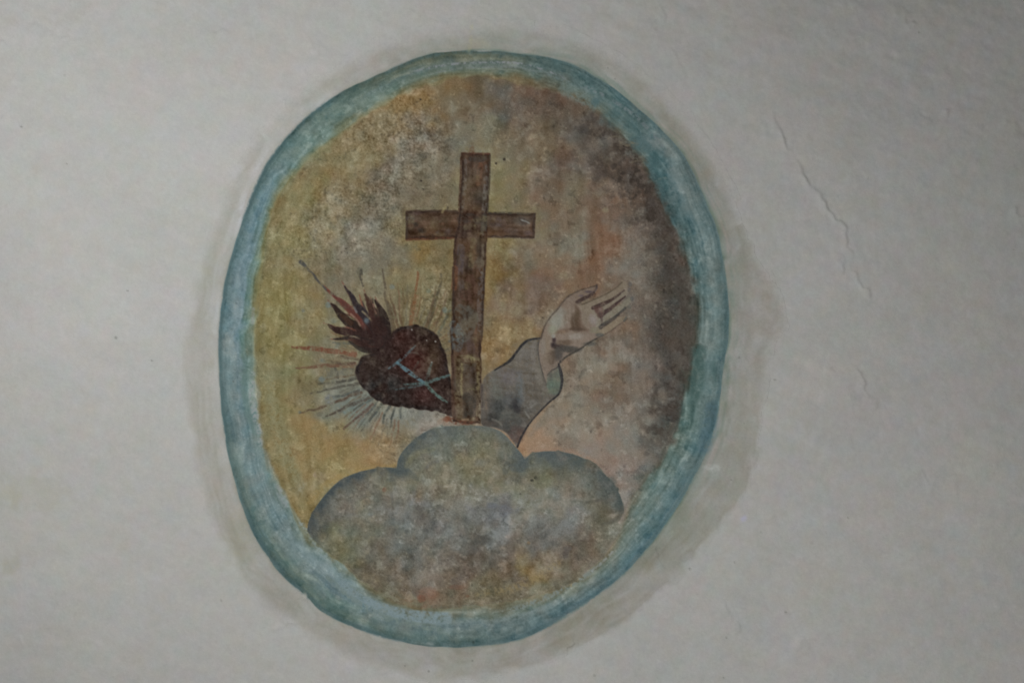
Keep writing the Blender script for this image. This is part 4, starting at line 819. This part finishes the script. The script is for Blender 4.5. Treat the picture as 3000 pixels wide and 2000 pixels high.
wall = add("wall", mesh_from("wall", V2, np.vstack([Q, Qs, [[cz, cz+1, cz+2, cz+3]]]), K2, M_WALL))
wall["kind"] = "structure"; wall["label"] = "whitewashed plaster wall with hairline cracks and lifted lime around the painted oval"

# painted medallion, one skin of paint divided into its figures
root = bpy.data.objects.new("fresco_medallion", None); col.objects.link(root)
root.location = ((OX-1500)*S, 0, (1000-OY)*S); root.empty_display_size = 0.1
root["label"] = "faded oval fresco with blue border, brown cross, burning heart and raised arm above grey clouds"
root["category"] = "fresco"
cell = PID[:-1, :-1]
def part(pid, name, mat, parent, origin_world, lift=LIFT):
    j, i = np.nonzero(cell == pid)
    if len(j) == 0: return None
    corners = np.stack([j*CW+i, (j+1)*CW+i, (j+1)*CW+i+1, j*CW+i+1], -1)
    u, inv = np.unique(corners.ravel(), return_inverse=True)
    vj, vi = u//CW, u % CW
    v = np.stack([WX[vj, vi], -HT[vj, vi]*0.001-lift, WZ[vj, vi]], -1)
    c = v.mean(0); c[1] = 0
    me = mesh_from(name, v-c, inv.reshape(-1, 4), ALB[vj, vi], mat)
    o = add(name, me, parent); o.location = c-np.asarray(origin_world)
    o["_w"] = 0; del o["_w"]
    return o, c
RW0 = np.array(root.location)
def top_part(pid, name, mat): return part(pid, name, mat, root, RW0)
top_part(1, "overpaint_band", M_BAND)[0]["label"] = "greyish repainted lime band brushed round the oval"
top_part(2, "border", M_RING)[0]["label"] = "worn blue green painted border ring"
top_part(3, "background", M_BACK)[0]["label"] = "speckled ochre and brown painted ground"
upr, cu = top_part(ID_UP, "cross", M_WOOD)
part(ID_BEAM, "crossbeam", M_WOOD, upr, cu); part(ID_BEAM2, "crossbeam", M_WOOD, upr, cu); part(ID_FOOT, "foot_panel", M_WOOD, upr, cu)
heart, chh = top_part(ID_HEART, "heart", M_HEART)
heart["label"] = "dark red heart bound with blue thorn strokes"
for i, nme in sorted(part_names.items()):
    if nme == 'flame': part(i, "flame", M_HEART, heart, chh)
    elif nme == 'thorn_stroke': part(i, "thorn_stroke", M_HEART, heart, chh)
    elif nme == 'ray': top_part(i, "ray", M_RAY)
slv, cs = top_part(ID_SL, "sleeve", M_CLOTH)
part(ID_CUFF, "cuff", M_CLOTH, slv, cs)
top_part(ID_HAND, "hand", M_SKIN)[0]["label"] = "open painted hand with palm shown and fingers spread"
cl, cc = top_part(ID_CB, "cloud", M_CLOUD)
for i in (ID_C1, ID_C2, ID_C3): part(i, "lobe", M_CLOUD, cl, cc)
